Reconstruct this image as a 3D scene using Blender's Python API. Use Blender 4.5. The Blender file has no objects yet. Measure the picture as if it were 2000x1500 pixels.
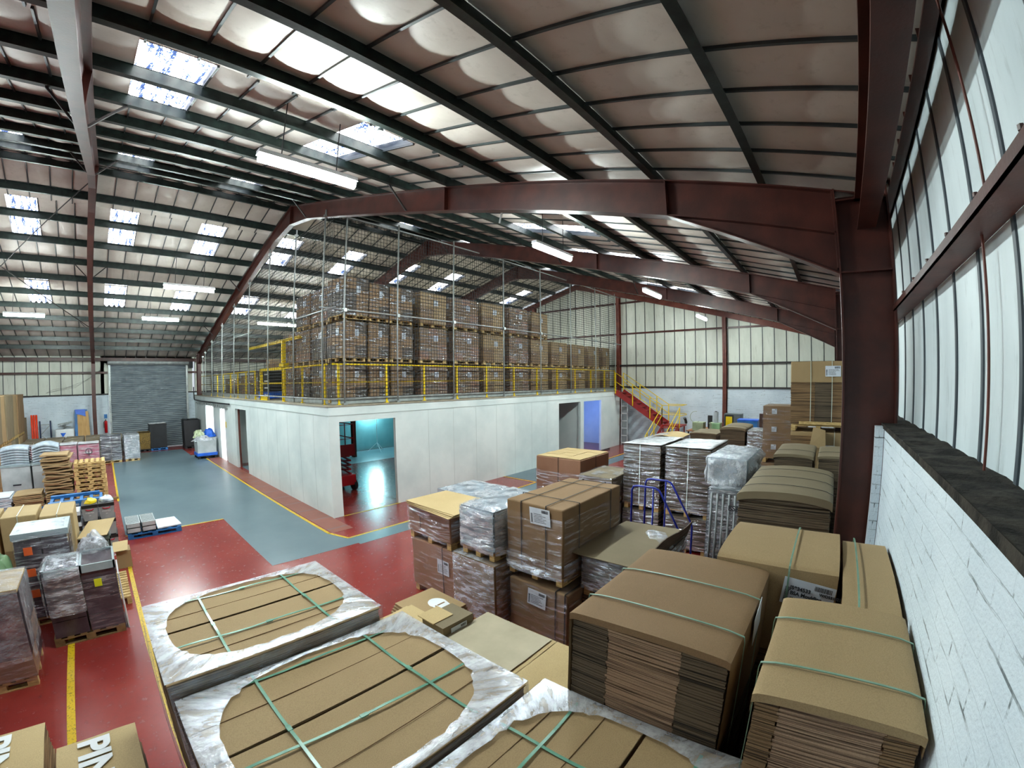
import bpy, math, random
from mathutils import Matrix, Vector, noise
random.seed(7)
SC = bpy.context.scene
COL = SC.collection
R = random.uniform
PI = math.pi

# ------------------------------------------------------------------ materials
def C(h):
    h = h.lstrip('#'); o = []
    for i in (0, 2, 4):
        c = int(h[i:i+2], 16) / 255
        o.append(c / 12.92 if c <= .04045 else ((c + .055) / 1.055) ** 2.4)
    return (*o, 1)

class NT:
    def __init__(s, name):
        s.m = bpy.data.materials.new(name); s.m.use_nodes = True
        s.t = s.m.node_tree; s.t.nodes.clear()
        s.out = s.n('ShaderNodeOutputMaterial')
    def n(s, t, **k):
        x = s.t.nodes.new(t)
        for a, b in k.items():
            if a in x.inputs: x.inputs[a].default_value = b
            else: setattr(x, a, b)
        return x
    def l(s, a, b): s.t.links.new(a, b)
    def coord(s, scale=(1, 1, 1), kind='Object'):
        c = s.n('ShaderNodeTexCoord'); m = s.n('ShaderNodeMapping'); m.inputs['Scale'].default_value = scale
        s.l(c.outputs[kind], m.inputs[0]); return m.outputs[0]
    def noise(s, v, scale, detail=4, rough=.55):
        x = s.n('ShaderNodeTexNoise'); x.inputs['Scale'].default_value = scale; x.inputs['Detail'].default_value = detail
        x.inputs['Roughness'].default_value = rough; s.l(v, x.inputs['Vector']); return x.outputs['Fac']
    def ramp(s, f, stops):
        x = s.n('ShaderNodeValToRGB'); e = x.color_ramp.elements
        while len(e) < len(stops): e.new(.5)
        for i, (p, c) in enumerate(stops):
            e[i].position = p; e[i].color = c if len(c) == 4 else (*c, 1)
        s.l(f, x.inputs[0]); return x.outputs[0]
    def mix(s, f, a, b):
        x = s.n('ShaderNodeMix', data_type='RGBA')
        if isinstance(f, float): x.inputs[0].default_value = f
        else: s.l(f, x.inputs[0])
        for i, c in ((6, a), (7, b)):
            if isinstance(c, tuple): x.inputs[i].default_value = c
            else: s.l(c, x.inputs[i])
        return x.outputs[2]
    def bump(s, h, strength=.3, dist=.02):
        x = s.n('ShaderNodeBump'); x.inputs['Strength'].default_value = strength; x.inputs['Distance'].default_value = dist
        s.l(h, x.inputs['Height']); return x.outputs[0]
    def bsdf(s, color, rough=.6, metal=0., spec=.5, normal=None, coat=0., out=True, alpha=None):
        x = s.n('ShaderNodeBsdfPrincipled')
        if isinstance(color, tuple): x.inputs['Base Color'].default_value = color
        else: s.l(color, x.inputs['Base Color'])
        if isinstance(rough, float): x.inputs['Roughness'].default_value = rough
        else: s.l(rough, x.inputs['Roughness'])
        x.inputs['Metallic'].default_value = metal; x.inputs['Specular IOR Level'].default_value = spec
        x.inputs['Coat Weight'].default_value = coat
        if normal is not None: s.l(normal, x.inputs['Normal'])
        if out: s.l(x.outputs[0], s.out.inputs[0])
        return x.outputs[0]

def simple(name, c1, c2=None, rough=.6, scale=3., metal=0., spec=.5, bump=0., stretch=(1, 1, 1), lo=.35, hi=.65, bscale=40.):
    t = NT(name); v = t.coord(stretch)
    a = C(c1); b = C(c2) if c2 else a
    col = t.ramp(t.noise(v, scale, 6), [(lo, a), (hi, b)])
    nr = t.bump(t.noise(v, bscale, 3), bump, .01) if bump else None
    t.bsdf(col, rough, metal, spec, nr); return t.m

M = {}
M['red_steel'] = simple('red_steel', '36160f', '4c2219', .42, 2.5, 0, .5, .1)
M['red_beam'] = simple('red_beam', '56281f', '6e3a2e', .5, 2.5, 0, .4, .1)
M['green_steel'] = simple('green_steel', '141d1b', '26332f', .38, 6., .2, .5, .1)
M['black_rail'] = simple('black_rail', '1b1817', '2b2523', .6)
M['joint'] = simple('joint', '39434a', '4b545a', .5)
M['joint_dark'] = simple('joint_dark', '2c3335', '3f4748', .5)
M['ledge'] = simple('ledge', '1d1b18', '3c3832', .9, 9., 0, .2, .6, (1, 1, 1), .4, .62)
M['yellow'] = simple('yellow', 'e8c400', 'f3d510', .4, 3.)
M['galv'] = simple('galv', '8d9494', 'b2b7b4', .4, 5., .6)
M['galv_light'] = simple('galv_light', '8f9694', 'a9afad', .45, 5., .2)
M['net'] = simple('net', '16181a', '202324', .8)
M['panel_white'] = simple('panel_white', 'cbd8d6', 'dfe9e6', .4, .8, 0, .4)
M['panel_line'] = simple('panel_line', 'b0bcb8', 'b8c4c0', .5)
M['deck_edge'] = simple('deck_edge', '8b8673', 'a29c88', .7, 5.)
M['wood'] = simple('wood', 'a88a55', 'd9bb80', .7, 8., 0, .3, .2, (1, 1, 5))
M['wood_dark'] = simple('wood_dark', '6f5734', '94774b', .75, 8.)
M['ply'] = simple('ply', 'c69a5c', 'd9b277', .6, 3., 0, .3, 0, (6, 1, .4))
M['blue_pal'] = simple('blue_pal', '1c5a94', '2d77b8', .5)
M['blue'] = simple('blue', '1458c8', '2a72e6', .45)
M['trolley_blue'] = simple('trolley_blue', '12207c', '1c2fa0', .3)
M['navy'] = simple('navy', '14233f', '1c3054', .5)
M['orange'] = simple('orange', 'e23a10', 'f0481c', .45)
M['black'] = simple('black', '0d0e11', '1b1d21', .5)
M['strap_muted'] = simple('strap_muted', '6a8f7a', '86a692', .35, 6.)
M['black_strap'] = simple('black_strap', '0c0c0c', '1a1a18', .45)
M['green_strap'] = simple('green_strap', '4f8a72', '6fa58d', .3, 6.)
M['white_strap'] = simple('white_strap', 'b6bfae', 'd3dacb', .4)
M['pale_green'] = simple('pale_green', '9cb07a', 'd5dcc4', .5, 8.)
M['stained'] = simple('stained', 'a79d82', 'b9af94', .6, 2.)
M['card_dark'] = simple('card_dark', '3f3428', '574836', .6, 4.)
M['white'] = simple('white', 'd9dfe2', 'e8ecec', .5)
M['paper'] = simple('paper', 'c9d2dd', 'd8e0e8', .5)
M['ink'] = simple('ink', '20242c', '30343c', .6)
M['grey_plastic'] = simple('grey_plastic', '878e92', '9fa6a8', .4, 3.)
M['crate_top'] = simple('crate_top', '8fa3a8', 'a8b9bc', .35, 3.)
M['crate_dark'] = simple('crate_dark', '3a3138', '554a52', .25, 3.)
M['crate_green'] = simple('crate_green', '4b5750', '616d64', .45, 3.)
M['pale_box'] = simple('pale_box', 'a9b3b6', 'c4ccce', .45, 2.)
M['sack'] = simple('sack', '8797a4', 'b3c0ca', .45, 6.)
M['white_sheet'] = simple('white_sheet', 'c2d0dc', 'dce6ee', .5, 4.)
M['orange_st'] = simple('orange_st', 'e8642c', 'ee7440', .5)
M['yellow_st'] = simple('yellow_st', 'dbe014', 'e6ea30', .5)
M['pink'] = simple('pink', '96425c', 'b96a82', .35, 3.)
M['pink_pale'] = simple('pink_pale', 'b08a94', 'd6bcc4', .35, 3.)
M['shrink_top'] = simple('shrink_top', 'b4b8bc', 'dfe2e6', .35, 5.)
M['dark_goods'] = simple('dark_goods', '34343c', '55565e', .3, 4., 0, .6, .2, (1, 1, 4))
M['grey_goods'] = simple('grey_goods', '4e565c', '7d878c', .3, 4., 0, .6, .2, (1, 1, 5))
M['gold'] = simple('gold', '3c3018', '9a7c3c', .5, 30., .3, .5, .5)
M['rubber'] = simple('rubber', '101011', '1c1c1d', .7)
M['lift_red'] = simple('lift_red', '8a0c14', 'a3141c', .35)
M['extinguisher'] = simple('extinguisher', 'b01218', 'c41a20', .3)
M['chair_green'] = simple('chair_green', '6f9468', '84a87c', .5)
M['cabinet_green'] = simple('cabinet_green', '8f9c7c', 'a2ae90', .5)
M['cabinet_grey'] = simple('cabinet_grey', '4d5658', '5c6668', .45)
M['teal_panel'] = simple('teal_panel', '53787c', '6a9094', .45)
M['red_stair'] = simple('red_stair', '8e2420', 'a02c26', .45)
M['brown_chair'] = simple('brown_chair', '3a241a', '50342a', .6)
M['face_red'] = simple('face_red', 'c0213c', 'cc3048', .5)
M['mdf'] = simple('mdf', '7d4d2a', '8f5c36', .6)

def card(name, c1, c2, edge=False, rough=.75, dirt=.15, scale=.9):
    t = NT(name); v = t.coord()
    col = t.ramp(t.noise(v, scale, 5), [(.3, C(c1)), (.7, C(c2))])
    fine = t.noise(t.coord((1, 1, 1)), 160., 2)
    col = t.mix(t.ramp(fine, [(.42, (0, 0, 0)), (.62, (.22, .22, .22))]), col, C('5d4b33'))
    h = fine
    if edge:   # corrugated board edges: fine stacked layers along z
        sep = t.noise(t.coord((.35, .35, 46)), 2.2, 3, .7)
        col = t.mix(t.ramp(sep, [(.38, (1, 1, 1)), (.52, (0, 0, 0))]), col, C(edge))
        h = sep
    t.bsdf(col, rough, 0, .3, t.bump(h, .5 if edge else .12, .01)); return t.m
M['card'] = card('cardboard', '9f8660', 'ab926b')
M['card_light'] = card('cardboard_light', 'bba475', 'cab384')
M['card_brown'] = card('cardboard_brown', '826748', '917555')
M['card_red'] = card('cardboard_reddish', '8d674e', '9f7961')
M['card_olive'] = card('cardboard_olive', '776c54', '867a62')
M['edge_light'] = card('board_edge_light', 'a5856a', 'b89a7d', '4c382a')
M['edge_mid'] = card('board_edge_mid', '86694a', '9a7c58', '3a2b1e')
M['edge_dark'] = card('board_edge_dark', '6d553d', '83694b', '30241a')
M['edge_grey'] = card('board_edge_grey', '5c5042', '776752', '231e18')

def film(name, fac_lo, fac_hi, tint=(.76, .84, .94, 1), stretch=(2, 2, 16), lo=.42, hi=.68, rough=.12, bump=.9, white=.35, kind='Object'):
    t = NT(name); v = t.coord(stretch, kind)
    n1 = t.noise(v, 1.6, 6, .65)
    n2 = t.noise(t.coord((stretch[0] * 2.2, stretch[1] * 2.2, stretch[2] * 1.6), kind), 2.1, 5, .6)
    f = t.ramp(n1, [(lo, (fac_lo,) * 3), (hi, (fac_hi,) * 3)])
    nr = t.bump(n2, bump, .03)
    g = t.n('ShaderNodeBsdfGlossy'); g.inputs['Color'].default_value = tint; g.inputs['Roughness'].default_value = rough
    t.l(nr, g.inputs['Normal'])
    d = t.n('ShaderNodeBsdfDiffuse'); d.inputs['Color'].default_value = (.8, .83, .86, 1); t.l(nr, d.inputs['Normal'])
    a = t.n('ShaderNodeMixShader'); a.inputs[0].default_value = white; t.l(g.outputs[0], a.inputs[1]); t.l(d.outputs[0], a.inputs[2])  # white diffuse share paints highlight streaks into the wrap colour
    tr = t.n('ShaderNodeBsdfTransparent')
    b = t.n('ShaderNodeMixShader'); t.l(f, b.inputs[0]); t.l(tr.outputs[0], b.inputs[1]); t.l(a.outputs[0], b.inputs[2])
    t.l(b.outputs[0], t.out.inputs[0]); return t.m
M['film'] = film('stretch_film', .07, .8, lo=.48, hi=.64, stretch=(1.3, 1.3, 13), white=.3, rough=.1)
M['film_thin'] = film('stretch_film_thin', .05, .5, lo=.5, hi=.7, stretch=(1.3, 1.3, 11), white=.25, rough=.1)
M['film_heavy'] = film('stretch_film_heavy', .22, .92, white=.4, lo=.44, hi=.6, stretch=(2.4, 2.4, 10), rough=.1)
M['film_hood'] = film('stretch_film_hood', .22, .78, stretch=(30, .6, 1), white=.6, rough=.2, lo=.34, hi=.6, bump=.3, kind='UV')
M['film_milky'] = film('stretch_film_milky', .5, .78, stretch=(4, 4, 4), white=.55, rough=.18, lo=.3, hi=.7, bump=.5)
M['film_side'] = film('stretch_film_side', .2, .6, stretch=(2, 9, 3), white=.5)
M['film_mezz'] = film('stretch_film_streaky', .05, .9, lo=.53, hi=.62, stretch=(1.1, 1.1, 9), white=.35, rough=.1)
M['bag'] = film('clear_bag', .35, .9, stretch=(5, 5, 5), white=.6, rough=.18)

def m_floor():
    t = NT('floor_red'); v = t.coord()
    n = t.noise(v, .55, 7, .6); n2 = t.noise(v, 9., 5, .7); n3 = t.noise(v, 70., 2)
    col = t.ramp(n, [(.3, C('7b2722')), (.5, C('882f29')), (.7, C('933c34'))])
    col = t.mix(t.ramp(n2, [(.52, (0, 0, 0)), (.72, (.5, .5, .5))]), col, C('6c2623'))
    col = t.mix(t.ramp(n3, [(.70, (0, 0, 0)), (.76, (1, 1, 1))]), col, C('3b2420'))
    rg = t.ramp(n2, [(.3, (.16,) * 3), (.7, (.3,) * 3)])
    t.bsdf(col, rg, 0, .5, t.bump(t.noise(v, 26., 3), .07, .01)); return t.m
M['floor_red'] = m_floor()
def m_grey():
    t = NT('floor_grey'); v = t.coord()
    col = t.ramp(t.noise(v, .5, 7, .6), [(.3, C('566a72')), (.7, C('697d84'))])
    col = t.mix(t.ramp(t.noise(t.coord((1, 1, 1)), 14., 5, .7), [(.6, (0, 0, 0)), (.75, (.5, .5, .5))]), col, C('4f5f64'))
    t.bsdf(col, .33, 0, .5, t.bump(t.noise(v, 26., 3), .12, .01)); return t.m
M['floor_grey'] = m_grey()
def m_line():
    t = NT('floor_yellow'); v = t.coord()
    col = t.ramp(t.noise(v, 30., 4, .7), [(.36, C('6e5a18')), (.46, C('d8b41c'))])
    t.bsdf(col, .45); return t.m
M['floor_yellow'] = m_line()
M['floor_terra'] = simple('floor_terracotta', '80473a', '8f5646', .4, 2.)

def m_brick(axis):
    t = NT('brick_white_' + axis); c = t.n('ShaderNodeTexCoord'); s = t.n('ShaderNodeSeparateXYZ'); t.l(c.outputs['Object'], s.inputs[0])
    k = t.n('ShaderNodeCombineXYZ'); t.l(s.outputs[axis], k.inputs[0]); t.l(s.outputs['Z'], k.inputs[1])
    nz = t.noise(t.coord(), 3.2, 5)
    ad = t.n('ShaderNodeVectorMath', operation='SCALE'); ad.inputs['Scale'].default_value = .035
    cb = t.n('ShaderNodeCombineXYZ'); t.l(nz, cb.inputs[1]); t.l(cb.outputs[0], ad.inputs[0])
    av = t.n('ShaderNodeVectorMath', operation='ADD'); t.l(k.outputs[0], av.inputs[0]); t.l(ad.outputs[0], av.inputs[1])
    b = t.n('ShaderNodeTexBrick'); t.l(av.outputs[0], b.inputs['Vector'])
    for n_, v_ in (('Scale', 1.), ('Mortar Size', .007), ('Mortar Smooth', .3), ('Brick Width', .32), ('Row Height', .1), ('Bias', 0.)): b.inputs[n_].default_value = v_
    b.inputs['Color1'].default_value = (0, 0, 0, 1); b.inputs['Color2'].default_value = (0, 0, 0, 1); b.inputs['Mortar'].default_value = (1, 1, 1, 1)
    worn = t.ramp(t.noise(t.coord((.9, .9, 7)), 2.2, 5, .7), [(.52, (0, 0, 0)), (.64, (.9, .9, .9))])
    fm = t.n('ShaderNodeMath', operation='MULTIPLY'); t.l(b.outputs['Fac'], fm.inputs[0]); t.l(worn, fm.inputs[1])
    base = t.ramp(t.noise(t.coord(), 1.1, 5), [(.3, C('c2d0d9')), (.65, C('d6e2e9'))])
    col = t.mix(fm.outputs[0], base, C('586468'))
    rough = t.noise(t.coord(), 45., 4)
    hh = t.n('ShaderNodeMath', operation='MULTIPLY_ADD'); t.l(b.outputs['Fac'], hh.inputs[0]); hh.inputs[1].default_value = -1.2; t.l(rough, hh.inputs[2])
    t.bsdf(col, .6, 0, .3, t.bump(hh.outputs[0], .55, .012)); return t.m
M['brick_x'] = m_brick('X'); M['brick_y'] = m_brick('Y')
def m_clad(name, a, b, stain):
    t = NT(name); v = t.coord((1, 1, .25))
    col = t.ramp(t.noise(v, 1.4, 5), [(.3, C(a)), (.65, C(b))])
    col = t.mix(t.ramp(t.noise(t.coord((3, 3, .5)), 2.6, 6, .7), [(.56, (0, 0, 0)), (.75, (.55, .55, .55))]), col, C(stain))
    t.bsdf(col, .5, 0, .35, t.bump(t.noise(t.coord(), 3., 4), .2, .03)); return t.m
M['clad'] = m_clad('wall_cladding', 'b9bdb0', 'd2d5c8', '8f8d7a')
M['clad_right'] = m_clad('wall_cladding_right', 'b8c4c8', 'd4dfe2', '7f898c')
M['ceil'] = m_clad('ceiling_board', 'b8b1a8', 'c8c1b8', '9c948a')
M['white_wall'] = simple('white_wall', 'cdd6d4', 'dde4e1', .55, .7)
M['blue_wall'] = simple('blue_wall', '6f9aa0', '82aab0', .5, 1.)

def emis(name, col, s):
    t = NT(name); e = t.n('ShaderNodeEmission'); e.inputs[0].default_value = col; e.inputs[1].default_value = s
    t.l(e.outputs[0], t.out.inputs[0]); return t.m
M['tube'] = emis('lamp_diffuser', (.88, 1., .98, 1), 230.)
def m_sky():
    t = NT('rooflight'); v = t.coord((1, 1, 1))
    n = t.noise(v, 26., 6, .75); w = t.noise(t.coord((5, .6, .6)), 3., 5, .6)
    sx = t.n('ShaderNodeSeparateXYZ'); t.l(v, sx.inputs[0])
    m1 = t.n('ShaderNodeMath', operation='MULTIPLY'); t.l(sx.outputs[0], m1.inputs[0]); m1.inputs[1].default_value = 2 * PI * 4 / .91
    m2 = t.n('ShaderNodeMath', operation='SINE'); t.l(m1.outputs[0], m2.inputs[0])
    m3 = t.n('ShaderNodeMath', operation='MULTIPLY_ADD'); t.l(m2.outputs[0], m3.inputs[0]); m3.inputs[1].default_value = .07; t.l(w, m3.inputs[2])
    f = t.n('ShaderNodeMath', operation='ADD'); t.l(n, f.inputs[0]); t.l(m3.outputs[0], f.inputs[1])
    col = t.ramp(f.outputs[0], [(.9, (.012, .02, .05)), (.99, (.08, .14, .32)), (1.04, (1, 1, 1))])
    e = t.n('ShaderNodeEmission'); t.l(col, e.inputs[0]); e.inputs[1].default_value = 7.
    t.l(e.outputs[0], t.out.inputs[0]); return t.m
M['rooflight'] = m_sky()
def m_shutter():
    t = NT('shutter_steel'); t.bsdf(t.ramp(t.noise(t.coord((.6, 1, 3)), 2., 4), [(.3, C('7c878d')), (.7, C('a3acb0'))]), .4, .15, .5); return t.m
M['shutter'] = m_shutter()
M['glowing_door_panel'] = emis('glowing_doorway_panel', (.93, .98, 1, 1), 1.6)  # brightness of the rooms behind put into the door panels' own emission

# ------------------------------------------------------------------ mesh builder
class MB:
    def __init__(s): s.v = []; s.f = []; s.m = []; s.mats = []
    def mi(s, m):
        m = M[m] if isinstance(m, str) else m
        if m not in s.mats: s.mats.append(m)
        return s.mats.index(m)
    def poly(s, pts, m):
        b = len(s.v); s.v += [tuple(p) for p in pts]; s.f.append(tuple(range(b, b + len(pts)))); s.m.append(s.mi(m))
    def hexa(s, p, m):           # 8 points: bottom 4 ccw, top 4 ccw
        b = len(s.v); s.v += [tuple(q) for q in p]; k = s.mi(m)
        for f in ((3, 2, 1, 0), (4, 5, 6, 7), (0, 1, 5, 4), (1, 2, 6, 5), (2, 3, 7, 6), (3, 0, 4, 7)):
            s.f.append(tuple(b + i for i in f)); s.m.append(k)
    def box(s, x0, x1, y0, y1, z0, z1, m):
        s.hexa([(x0, y0, z0), (x1, y0, z0), (x1, y1, z0), (x0, y1, z0), (x0, y0, z1), (x1, y0, z1), (x1, y1, z1), (x0, y1, z1)], m)
    def bar(s, p, q, w, h, m, up=(0, 0, 1)):
        p = Vector(p); q = Vector(q); d = (q - p).normalized(); u = Vector(up)
        if abs(d.dot(u)) > .98: u = Vector((1, 0, 0))
        a = d.cross(u).normalized() * (w / 2); b = a.cross(d).normalized() * (h / 2)
        s.hexa([p - a - b, p + a - b, q + a - b, q - a - b, p - a + b, p + a + b, q + a + b, q - a + b], m)
    def tube(s, pts, r, m, seg=8, closed=False):
        pts = [Vector(p) for p in pts]; k = s.mi(m); rings = []; n = len(pts); a = None
        for i, p in enumerate(pts):
            if closed: d = pts[(i + 1) % n] - pts[i - 1]
            else: d = pts[min(i + 1, n - 1)] - pts[max(i - 1, 0)]
            d.normalize()
            if a is None:
                a = d.cross(Vector((0, 0, 1)))
                if a.length < .05: a = d.cross(Vector((1, 0, 0)))
            a = (a - d * a.dot(d)).normalized(); b = d.cross(a); base = len(s.v)
            for j in range(seg):
                t = 2 * PI * j / seg; s.v.append(tuple(p + (a * math.cos(t) + b * math.sin(t)) * r))
            rings.append(base)
        for i in range(n if closed else n - 1):
            r0 = rings[i]; r1 = rings[(i + 1) % n]
            for j in range(seg):
                s.f.append((r0 + j, r0 + (j + 1) % seg, r1 + (j + 1) % seg, r1 + j)); s.m.append(k)
        if not closed:
            s.f.append(tuple(rings[0] + j for j in range(seg))[::-1]); s.m.append(k)
            s.f.append(tuple(rings[-1] + j for j in range(seg))); s.m.append(k)
    def grid(s, fn, nu, nv, m):
        b = len(s.v); k = s.mi(m)
        for j in range(nv + 1):
            for i in range(nu + 1): s.v.append(tuple(fn(i / nu, j / nv)))
        for j in range(nv):
            for i in range(nu):
                a = b + j * (nu + 1) + i; s.f.append((a, a + 1, a + nu + 2, a + nu + 1)); s.m.append(k)
    def build(s, name, parent=None, smooth=False, bevel=0., weld=False):
        me = bpy.data.meshes.new(name); o = bpy.data.objects.new(name, me); COL.objects.link(o)
        loc = Vector((0, 0, 0)); q = parent
        while q is not None: loc += q.location; q = q.parent
        if parent is None and s.v:
            xs = [p[0] for p in s.v]; ys = [p[1] for p in s.v]; zs = [p[2] for p in s.v]
            loc = Vector(((min(xs) + max(xs)) / 2, (min(ys) + max(ys)) / 2, min(zs))); o.location = loc
        me.from_pydata([(p[0] - loc.x, p[1] - loc.y, p[2] - loc.z) for p in s.v], [], s.f)
        for m in s.mats: me.materials.append(m)
        me.polygons.foreach_set('material_index', s.m)
        if smooth: me.polygons.foreach_set('use_smooth', [True] * len(s.f))
        me.update()
        if parent: o.parent = parent
        if bevel:
            b = o.modifiers.new('bevel', 'BEVEL'); b.width = bevel; b.segments = 2; b.limit_method = 'ANGLE'
        return o

def tag(o, label, cat=None, group=None, kind=None):
    if label: o['label'] = label
    if cat: o['category'] = cat
    if group: o['group'] = group
    if kind: o['kind'] = kind
    return o
def struct(o, label=None): return tag(o, label, kind='structure')
def thing(name, label, cat, loc, group=None):
    o = bpy.data.objects.new(name, None); COL.objects.link(o); o.location = loc; o.empty_display_size = .1
    return tag(o, label, cat, group)
def dup(root, loc, rz=0., label=None, scale=None):
    def cp(o, par):
        c = o.copy(); COL.objects.link(c); c.parent = par
        for ch in kids[o]: cp(ch, c)
        return c
    kids = {}
    def walk(o):
        kids[o] = list(o.children)
        for k in kids[o]: walk(k)
    walk(root); r = cp(root, None); r.location = loc; r.rotation_euler = (0, 0, rz)
    if scale: r.scale = scale
    if label: r['label'] = label
    return r
ORD = ['first', 'second', 'third', 'fourth', 'fifth', 'sixth', 'seventh', 'eighth', 'ninth', 'tenth', 'eleventh', 'twelfth',
       'thirteenth', 'fourteenth', 'fifteenth', 'sixteenth', 'seventeenth', 'eighteenth', 'nineteenth', 'twentieth', 'twenty-first', 'twenty-second', 'twenty-third', 'twenty-fourth']

# ------------------------------------------------------------------ building data
X0 = -.58; BAY = 6.1; XG = 23.82; YR = -.12; YL = 30.85; YM = 14.75; ZA = 10.08; ZK = 6.05; YW = 32.3; ZD = 3.41
SR = (ZA - ZK) / (YM - YR); SL = (ZA - 5.88) / (YL - YM)
def ztop(y): return ZK + SR * (y - YR) if y < YM else ZA - SL * (y - YM)
XB = -13.5                     # the hall goes on behind the camera; its near end stays open to daylight
H = 3.24; MX = 5.42; MY = 11.42; MX2 = 23.2

# floor
b = MB(); b.poly([(XB, -.9, 0), (XG + .3, -.9, 0), (XG + .3, YW + .2, 0), (XB, YW + .2, 0)], 'floor_red')
fl = struct(b.build('floor'), 'glossy red painted concrete warehouse floor')
b = MB()
def fq(x0, x1, y0, y1, m, z=.003): b.poly([(x0, y0, z), (x1, y0, z), (x1, y1, z), (x0, y1, z)], m)
def fp(pts, m, z=.003): b.poly([(x, y, z) for x, y in pts], m)
fp([(.2, 13.6), (2.83, 13.5), (2.83, 9.25), (4.95, 9.2), (4.95, 9.67), (4.74, 10.3), (4.74, 27.2), (.15, 27.2)], 'floor_grey')
fp([(4.95, 9.1), (23.2, 9.1), (23.2, 9.75), (4.95, 9.67)], 'floor_grey')
fp([(12.9, 9.75), (18., 9.75), (18., MY), (12.9, MY)], 'floor_grey')
fp([(.9, 27.2), (4.2, 27.2), (4.2, 30.2), (.9, 30.2)], 'floor_grey', .0031)
b.build('grey_paint', fl)
b = MB()
fp([(4.8, 10.3), (MX, 10.3), (MX, 27.), (4.8, 27.)], 'floor_terra', .004)
for k in range(16): fq(4.8, MX, 10.6 + k * 1.05, 10.63 + k * 1.05, 'floor_grey', .005)
b.build('terracotta_border', fl)
b = MB()
fq(.11, .19, 2., 13.05, 'floor_yellow', .006); fq(.15, .22, 17.9, 27.2, 'floor_yellow', .006)
fq(.2, 2.83, 13.48, 13.55, 'floor_yellow', .006); fq(-1.0, -.9, 2.5, 8.6, 'floor_yellow', .006)
fp([(4.68, 10.3), (4.76, 10.3), (4.76, 27.), (4.68, 27.)], 'floor_yellow', .006)
fp([(4.68, 10.35), (4.9, 9.66), (4.97, 9.68), (4.76, 10.36)], 'floor_yellow', .006)
fp([(4.93, 9.64), (12.8, 9.74), (12.8, 9.81), (4.93, 9.71)], 'floor_yellow', .006)
fq(12.75, 12.82, 9.75, MY, 'floor_yellow', .006); fq(18., 23.2, 9.8, 9.87, 'floor_yellow', .006)
fq(MX + .3, 7.75, MY - .04, MY + .03, 'floor_yellow', .006)
b.build('yellow_line', fl)

# cladding walls with joint strips
JO = .605
def clad_wall(name, axis, pos, a0, a1, z0, ztopf, m, jm, label, skip=None, out=1, jw=.022):
    b = MB(); n = int(round((a1 - a0) / JO))
    for k in range(n):
        u0 = a0 + k * JO; u1 = min(a0 + (k + 1) * JO, a1); g = jw
        if skip and skip(u0, u1): lo = skip(u0, u1)
        else: lo = z0
        t0, t1 = ztopf(u0), ztopf(u1)
        if lo >= min(t0, t1): continue
        if axis == 'x':
            b.poly([(u0 + g, pos, lo), (u1 - g, pos, lo), (u1 - g, pos, t1), (u0 + g, pos, t0)][::out], m)
            b.box(u0 - g, u0 + g, min(pos, pos - .012 * out), max(pos, pos - .012 * out), lo, t0, jm)
        else:
            b.poly([(pos, u0 + g, lo), (pos, u1 - g, lo), (pos, u1 - g, t1), (pos, u0 + g, t0)], m)
            b.box(pos - .012, pos, u0 - g, u0 + g, lo, t0, jm)
    return struct(b.build(name), label)
# shutter wall (y = YW)
b = MB()
b.box(XB, .22, YW, YW + .25, 0, ZD, 'brick_x'); b.box(4.98, XG + .3, YW, YW + .25, 0, ZD, 'brick_x')
wl = struct(b.build('wall_left'), 'far side wall with white blockwork base around the roller shutter')
def sk(u0, u1): return 5.46 if (u1 > .1 and u0 < 5.0) else None
w = clad_wall('wall_left_cladding', 'x', YW + .02, X0 - JO * 21, XG, ZD + .04, lambda x: 6.15, 'clad', 'joint_dark', 'upper cladding of the far side wall', sk, 1)
b = MB(); b.box(XB, .22, YW - .06, YW + .02, ZD, ZD + .08, 'black_rail'); b.box(4.98, XG, YW - .06, YW + .02, ZD, ZD + .08, 'black_rail'); struct(b.build('trim_1'), 'dark rail over the far side wall blockwork')
b = MB(); b.box(XB, .2, YW - .2, YW - .05, 4.68, 4.8, 'red_steel'); b.box(5., XG, YW - .2, YW - .05, 4.68, 4.8, 'red_steel'); struct(b.build('trim_2'), 'red girt across the far side cladding')
b = MB()
for z0, z1, y in ((5.42, 5.6, YW - .35), (5.86, 6.02, YW - .2)):
    b.box(XB, XG, y - .09, y + .09, z0, z0 + .02, 'red_steel'); b.box(XB, XG, y - .09, y + .09, z1, z1 + .02, 'red_steel'); b.box(XB, XG, y - .01, y + .01, z0, z1, 'red_steel')
struct(b.build('trim_3'), 'red eaves beams along the far side wall')
b = MB(); b.box(-.2, .24, YW + .02, YW + .05, ZD, 6.15, 'clad'); b.box(4.97, 5.3, YW + .02, YW + .05, ZD, 6.15, 'clad'); b.box(-.2, 5.3, YW + .02, YW + .05, 5.3, 6.15, 'clad'); struct(b.build('trim_12'), 'cladding around the shutter head')
# roller shutter
b = MB(); n = 44
for k in range(n):
    z0 = .02 + k * 5.2 / n; z1 = .02 + (k + 1) * 5.2 / n; zm = (z0 + z1) / 2
    b.poly([(.34, YW - .08, z0), (4.9, YW - .08, z0), (4.9, YW, zm), (.34, YW, zm)], 'shutter')
    b.poly([(.34, YW, zm), (4.9, YW, zm), (4.9, YW - .08, z1), (.34, YW - .08, z1)], 'shutter')
d1 = struct(b.build('door_1', smooth=False), 'large grey steel roller shutter door')
b = MB(); b.box(.24, .36, YW - .16, YW, 0, 5.3, 'galv'); b.box(4.88, 5.0, YW - .16, YW, 0, 5.3, 'galv'); b.build('guide_rail', d1)
b = MB(); b.tube([(.2, YW - .2, 5.36), (5.05, YW - .2, 5.36)], .17, 'galv', 14); b.box(5.05, 5.3, YW - .35, YW - .05, 5.0, 5.45, 'black'); b.build('shutter_barrel', d1)

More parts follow.
